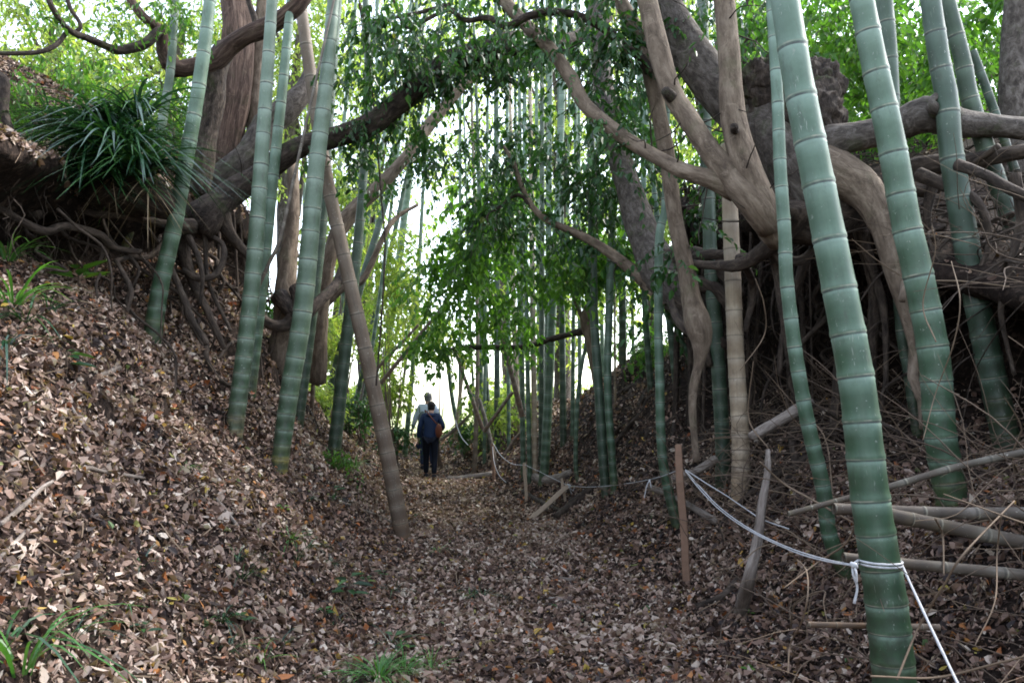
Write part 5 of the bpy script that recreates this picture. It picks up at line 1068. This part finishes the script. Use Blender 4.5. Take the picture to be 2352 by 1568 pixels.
rope('far rope sagging between the two thin posts', None, 0, pts=through([(1204, 1068), (1175, 1064), (1150, 1045), (1133, 1018)], b3.y, b4.y), r=.006)
rope('loop of rope hanging from the far post to the ground', None, 0, pts=through([(1131, 1022), (1135, 1060), (1146, 1090), (1163, 1108)], b4.y, b4.y - .8), r=.006)
rope('far rope hanging beside the pale broken culm', None, 0, pts=[P(1046, 965, 17.5), P(1058, 1000, 17.2), P(1075, 1022, 17)], r=.01)
m = MB(); q = P(1306, 1115, b2.y + .32)
tube(m, [q + Vector((-.02, -.02, .02)), q + Vector((.02, -.02, 0)), q + Vector((0, -.02, -.03))], [.012, .016, .01], 8, .3, 30); tube(m, [q, q + Vector((.06, 0, -.07)), q + Vector((.08, 0, -.02))], [.004] * 3, 6, 0); tube(m, [q, q + Vector((.03, 0, -.08)), q + Vector((.05, 0, -.12))], [.004] * 3, 6, 0)
o = m.build('rope_knot', M['rope'], origin=tuple(q)); tag(o, 'small white knot on the end of the knocked over stake', 'rope knot')
m = MB(); q = P(1492, 1101, db + .4); tube(m, [q, P(1484, 1120, db + .4), P(1480, 1145, db + .4)], [.004] * 3, 6, 0); tube(m, [q, P(1496, 1120, db + .4)], [.006, .004], 6, 0)
o = m.build('rope_knot', M['rope'], origin=tuple(q)); tag(o, 'loose white rope end hanging from the left span near the stake', 'rope knot')
# hanging vine
m = MB(); tube(m, [P(822, -20, 8.6), P(830, 46, 8.6), P(840, 110, 8.6), P(851, 169, 8.6), P(865, 316, 8.6), P(876, 457, 8.6), P(884, 549, 8.6), P(881, 650, 8.6), P(874, 760, 8.6), P(864, 885, 8.6)], [.009, .009, .009, .009, .009, .009, .009, .010, .011, .010], 7, .1)
o = m.build('hanging_vine', M['bark_dark'], origin=tuple(P(864, 885, 8.6))); tag(o, 'thin dark vine hanging straight down behind the leaning dead pole', 'vine')
for pts, t in [([(905, 0), (930, 60), (960, 55), (1010, 30), (1050, 20)], 'thin bough curving under the foliage at the top centre'), ([(826, 10), (838, 45), (857, 52), (900, 42), (960, 30), (1040, 8)], 'dark thin bough joining the hanging vine at the top')]:
    m = MB(); tube(m, [P(x, y, 8.4) for x, y in pts], [.022] * len(pts), 8, .12); o = m.build('bough', M['bark_dark'], origin=tuple(P(pts[0][0], pts[0][1], 8.4))); tag(o, t, 'branch')

# ---------------------------------------------------------------- people
def cloth(name, col, rough=.8, sc=60, var=.25): return plain(name, col, rough, var, sc, .2)
M['skin'] = cloth('skin', (.42, .25, .18), .55); M['navy'] = cloth('navy_jacket', (.008, .02, .055), .6); M['black'] = cloth('black_trousers', (.008, .010, .018))
M['hair'] = cloth('dark_hair', (.015, .012, .010), .5, 90); M['greyhair'] = cloth('grey_hair', (.16, .16, .16), .6, 90); M['shirt'] = cloth('pale_shirt', (.55, .62, .74)); M['bagor'] = cloth('rust_bag', (.12, .035, .016), .55); M['pack'] = cloth('grey_pack', (.12, .15, .15)); M['shoe'] = cloth('dark_shoe', (.02, .02, .022)); M['dkblue'] = cloth('dark_blue_cloth', (.02, .03, .06))
def skin(name, nodes, edges, mtl, parent, sub=2):
    """nodes: name -> (x, y, z, radius); first node is the root"""
    ks = list(nodes); me = bpy.data.meshes.new(name); me.from_pydata([nodes[k][:3] for k in ks], [(ks.index(a), ks.index(b)) for a, b in edges], [])
    o = bpy.data.objects.new(name, me); COL.objects.link(o); o.parent = parent
    md = o.modifiers.new('skin', 'SKIN'); 
    if not me.skin_vertices: me.skin_vertices.new()
    sk = me.skin_vertices[0].data
    for i, k in enumerate(ks):
        r = nodes[k][3]; sk[i].radius = (r, nodes[k][4] if len(nodes[k]) > 4 else r); sk[i].use_root = (i == 0)
    s = o.modifiers.new('sub', 'SUBSURF'); s.levels = sub; s.render_levels = sub
    md.use_smooth_shade = True
    me.materials.append(mtl); dg = bpy.context.evaluated_depsgraph_get(); dg.update()
    ev = o.evaluated_get(dg); nm = bpy.data.meshes.new_from_object(ev); o.modifiers.clear(); o.data = nm
    if not nm.materials: nm.materials.append(mtl)
    return o
def lump(mb_, c, rx, ry, rz, amp=.05, fr=9, U=20, V=14, zmin=-1.0, cut=None):
    vs = []; c = Vector(c)
    for i in range(V + 1):
        for j in range(U):
            th = 2 * math.pi * j / U; ph = math.pi * i / V; q = Vector((math.sin(ph) * math.cos(th), math.sin(ph) * math.sin(th), max(zmin, math.cos(ph))))
            k = 1 + amp * noise.noise(q * fr * .4 + c * 3)
            vs.append(tuple(c + Vector((q.x * rx, q.y * ry, q.z * rz)) * k))
    I = np.arange((V + 1) * U).reshape(V + 1, U); J = np.roll(I, -1, 1)
    mb_.add(vs, np.stack([I[:-1], I[1:], J[1:], J[:-1]], -1).reshape(-1, 4))
def hand(nodes, edges, s, wrist, pd, down_=Vector((0, 0, -1))):
    w = Vector(nodes[wrist][:3]); pm = w + pd * .045; nodes[s + 'palm'] = (*pm, .024, .016); edges.append((wrist, s + 'palm'))
    side = pd.cross(Vector((1, 0, 0))).normalized()
    for i, (o_, l) in enumerate(((-.026, .062), (-.009, .072), (.009, .068), (.026, .052))):
        a = pm + pd * .035 + side * o_; b_ = a + pd * l * .55 + Vector((0, .012, 0)); c = b_ + pd * l * .4 + Vector((0, .02, 0))
        for n_, q, r in (('a', a, .010), ('b', b_, .009), ('c', c, .0075)): nodes[f'{s}f{i}{n_}'] = (*q, r)
        edges.extend([(s + 'palm', f'{s}f{i}a'), (f'{s}f{i}a', f'{s}f{i}b'), (f'{s}f{i}b', f'{s}f{i}c')])
    a = w + pd * .03 + side * .03; b_ = a + pd * .035 + side * .012
    nodes[s + 'ta'] = (*a, .010); nodes[s + 'tb'] = (*b_, .009); edges.extend([(s + 'palm', s + 'ta'), (s + 'ta', s + 'tb')])
def person(loc, label, H, torso_mat, leg_mat, hair_mat, lh, rh, le, re_, lf, rf, lean=.05, hoodie=False, sleeve=1.0):
    root = thing('person', loc, label, 'person'); k = H / 1.65
    def S(x, y, z, r, r2=None): return (x * k, y * k, z * k, r * k) + (() if r2 is None else (r2 * k,))
    ln = lean
    shl, shr = (-.165, ln * .9, 1.335), (.165, ln * .9, 1.335)
    kl = ((-.09 + lf[0]) / 2 - .005, lf[1] / 2 + .05, .47 + lf[2] / 2); kr = ((.09 + rf[0]) / 2 + .005, rf[1] / 2 + .05, .47 + rf[2] / 2)
    n = {'pelvis': S(0, 0, .90, .13, .10), 'waist': S(0, ln * .4, 1.06, .115, .09), 'chest': S(0, ln * .8, 1.25, .135, .10), 'neck0': S(0, ln * 1.1, 1.38, .065), 'neck': S(0, ln * 1.5, 1.44, .05), 'head': S(0, ln * 1.8, 1.51, .072, .08), 'head2': S(0, ln * 1.9, 1.575, .068, .078),
         'shl': S(*shl, .058), 'ell': S(*le, .042), 'wrl': S(*lh, .026), 'shr': S(*shr, .058), 'elr': S(*re_, .042), 'wrr': S(*rh, .026),
         'hil': S(-.085, 0, .84, .085), 'knl': S(*kl, .055), 'anl': S(lf[0], lf[1], .10 + lf[2], .038), 'tol': S(lf[0] - .01, lf[1] + .13, .035 + lf[2], .034),
         'hir': S(.085, 0, .84, .085), 'knr': S(*kr, .055), 'anr': S(rf[0], rf[1], .10 + rf[2], .038), 'tor': S(rf[0] + .01, rf[1] + .13, .035 + rf[2], .034)}
    e = [('pelvis', 'waist'), ('waist', 'chest'), ('chest', 'neck0'), ('neck0', 'neck'), ('neck', 'head'), ('head', 'head2'), ('chest', 'shl'), ('shl', 'ell'), ('ell', 'wrl'), ('chest', 'shr'), ('shr', 'elr'), ('elr', 'wrr'),
         ('pelvis', 'hil'), ('hil', 'knl'), ('knl', 'anl'), ('anl', 'tol'), ('pelvis', 'hir'), ('hir', 'knr'), ('knr', 'anr'), ('anr', 'tor')]
    hand(n, e, 'L', 'wrl', (Vector(lh) - Vector(le)).normalized()); hand(n, e, 'R', 'wrr', (Vector(rh) - Vector(re_)).normalized())
    # nose and ears grow out of the head
    n['nose'] = S(0, ln * 1.9 + .092, 1.525, .014); e.append(('head', 'nose')); 
    for s_, nm_ in ((-1, 'earl'), (1, 'earr')):
        n[nm_] = S(s_ * .078, ln * 1.8, 1.52, .018, .012); e.append(('head', nm_))
    skin('body', n, e, M['skin'], root)
    g_ = 1.28
    def grow(keys, es, name, mtl, mul, add=.0, over=None):
        nn = {q: tuple(n[q][:3]) + tuple(v * mul + add for v in n[q][3:]) for q in keys}
        if over: nn.update(over)
        return skin(name, nn, es, mtl, root)
    wl = Vector(n['ell'][:3]).lerp(Vector(n['wrl'][:3]), .92); wr = Vector(n['elr'][:3]).lerp(Vector(n['wrr'][:3]), .92)
    jk = grow(['chest', 'waist', 'pelvis', 'neck0', 'shl', 'ell', 'shr', 'elr'], [('chest', 'waist'), ('waist', 'pelvis'), ('pelvis', 'hem'), ('chest', 'neck0'), ('chest', 'shl'), ('shl', 'ell'), ('ell', 'cl'), ('chest', 'shr'), ('shr', 'elr'), ('elr', 'cr')], 'jacket' if hoodie else 'shirt', torso_mat, 1.25, .012, {'cl': (*wl, .042), 'cr': (*wr, .042), 'hem': S(0, 0, .82, .175, .13)})
    nn = {'pelvis': n['pelvis'][:3] + (.135 * k, .11 * k), 'hil': n['hil'][:3] + (.105 * k,), 'knl': n['knl'][:3] + (.072 * k,), 'anl': S(lf[0], lf[1], .09 + lf[2], .062), 'hir': n['hir'][:3] + (.105 * k,), 'knr': n['knr'][:3] + (.072 * k,), 'anr': S(rf[0], rf[1], .09 + rf[2], .062)}
    skin('trousers', nn, [('pelvis', 'hil'), ('hil', 'knl'), ('knl', 'anl'), ('pelvis', 'hir'), ('hir', 'knr'), ('knr', 'anr')], leg_mat, root)
    for f_ in (lf, rf):
        m = MB(); tube(m, [tuple(Vector((f_[0], f_[1] - .07, .05 + f_[2])) * k), tuple(Vector((f_[0], f_[1] + .02, .055 + f_[2])) * k), tuple(Vector((f_[0], f_[1] + .12, .04 + f_[2])) * k), tuple(Vector((f_[0], f_[1] + .19, .03 + f_[2])) * k)], [.048, .055, .048, .03], 12, .03)
        o = m.build('shoe', M['shoe']); o.parent = root
    m = MB(); lump(m, Vector((0, ln * 1.85 - .012, 1.575)) * k, .088 * k, .096 * k, .088 * k, .12, 12); lump(m, Vector((0, ln * 1.75 - .03, 1.52)) * k, .078 * k, .062 * k, .07 * k, .12, 12)
    o = m.build('hair', hair_mat); o.parent = root
    m = MB()
    for s_ in (-1, 1): lump(m, Vector((s_ * .03, ln * 1.9 + .078, 1.545)) * k, .012, .008, .008, 0, 1, 8, 6)
    o = m.build('eyes', M['shoe']); o.parent = root
    m = MB(); tube(m, [tuple(Vector((-.025, ln * 1.9 + .078, 1.485)) * k), tuple(Vector((0, ln * 1.9 + .084, 1.483)) * k), tuple(Vector((.025, ln * 1.9 + .078, 1.485)) * k)], [.004, .006, .004], 6, 0); o = m.build('mouth', M['bagor']); o.parent = root
    if hoodie:
        m = MB(); lump(m, Vector((0, ln - .05, 1.36)) * k, .13 * k, .085 * k, .055 * k, .1, 8); o = m.build('hood', torso_mat); o.parent = root
    return root
d1 = 17.2; c1 = P(989, 1000, d1); g1 = down(c1.x, d1, 3)
pz = (932 - 1083) / FPX * d1 + 1.5
p1 = person((c1.x, d1, g1.z), 'person in a navy jacket and black trousers walking away with a rust shoulder bag', 1.64, M['navy'], M['black'], M['hair'], (-.27, .06, .84), (.20, .20, 1.02), (-.245, 0, 1.08), (.27, .02, 1.10), (-.115, .22, .0), (.085, -.05, 0), .07, True)
b_ = Vector((c1.x + .185, d1 - .12, g1.z + 1.02)); bagr = thing('shoulder_bag', b_, 'rust brown shoulder bag hanging at the right side of the navy jacket', 'bag')
m = MB(); lump(m, b_, .075, .055, .15, .08, 6, 18, 14); m.build('bag', M['bagor'], bagr)
m = MB(); tube(m, [b_ + Vector((-.02, 0, .13)), Vector((c1.x + .05, d1 - .16, g1.z + 1.28)), Vector((c1.x - .08, d1 - .06, g1.z + 1.43)), Vector((c1.x - .13, d1 + .06, g1.z + 1.44)), Vector((c1.x - .02, d1 + .22, g1.z + 1.25)), Vector((c1.x + .17, d1 + .14, g1.z + 1.1))], [.012] * 6, 8, 0); m.build('strap', M['bagor'], bagr)
hb = Vector((c1.x - .27, d1 + .10, g1.z + .70)); m = MB(); lump(m, hb, .055, .03, .075, .1, 6); o = m.build('hand_bag', M['dkblue'], origin=tuple(hb)); tag(o, 'small dark bag in the left hand of the walker in navy', 'bag')
d2 = 18.9; c2 = P(981, 1000, d2); g2_ = down(c2.x, d2, 3)
p2 = person((c2.x, d2, g2_.z), 'grey haired person in a pale shirt walking ahead of the navy jacket', 1.80, M['shirt'], M['dkblue'], M['greyhair'], (-.33, .06, .86), (.30, .10, .95), (-.26, 0, 1.08), (.26, 0, 1.10), (-.08, -.05, 0), (.10, .2, 0), .05, False)
bp = Vector((c2.x - .07, d2 - .20, g2_.z + 1.17)); bk = thing('backpack', bp, 'grey green backpack slung on the left of the pale shirt', 'backpack')
m = MB(); lump(m, bp, .13, .08, .20, .08, 5, 22, 16); m.build('pack', M['pack'], bk)
m = MB(); lump(m, bp + Vector((0, -.07, -.06)), .09, .03, .08, .05, 5); m.build('pocket', M['pack'], bk)
for s_ in (-1, 1):
    m = MB(); tube(m, [bp + Vector((s_ * .09, .06, .16)), bp + Vector((s_ * .11, .15, .29)), bp + Vector((s_ * .12, .3, .22)), bp + Vector((s_ * .13, .3, .0)), bp + Vector((s_ * .12, .1, -.14))], [.014] * 5, 8, 0); m.build('strap', M['pack'], bk)
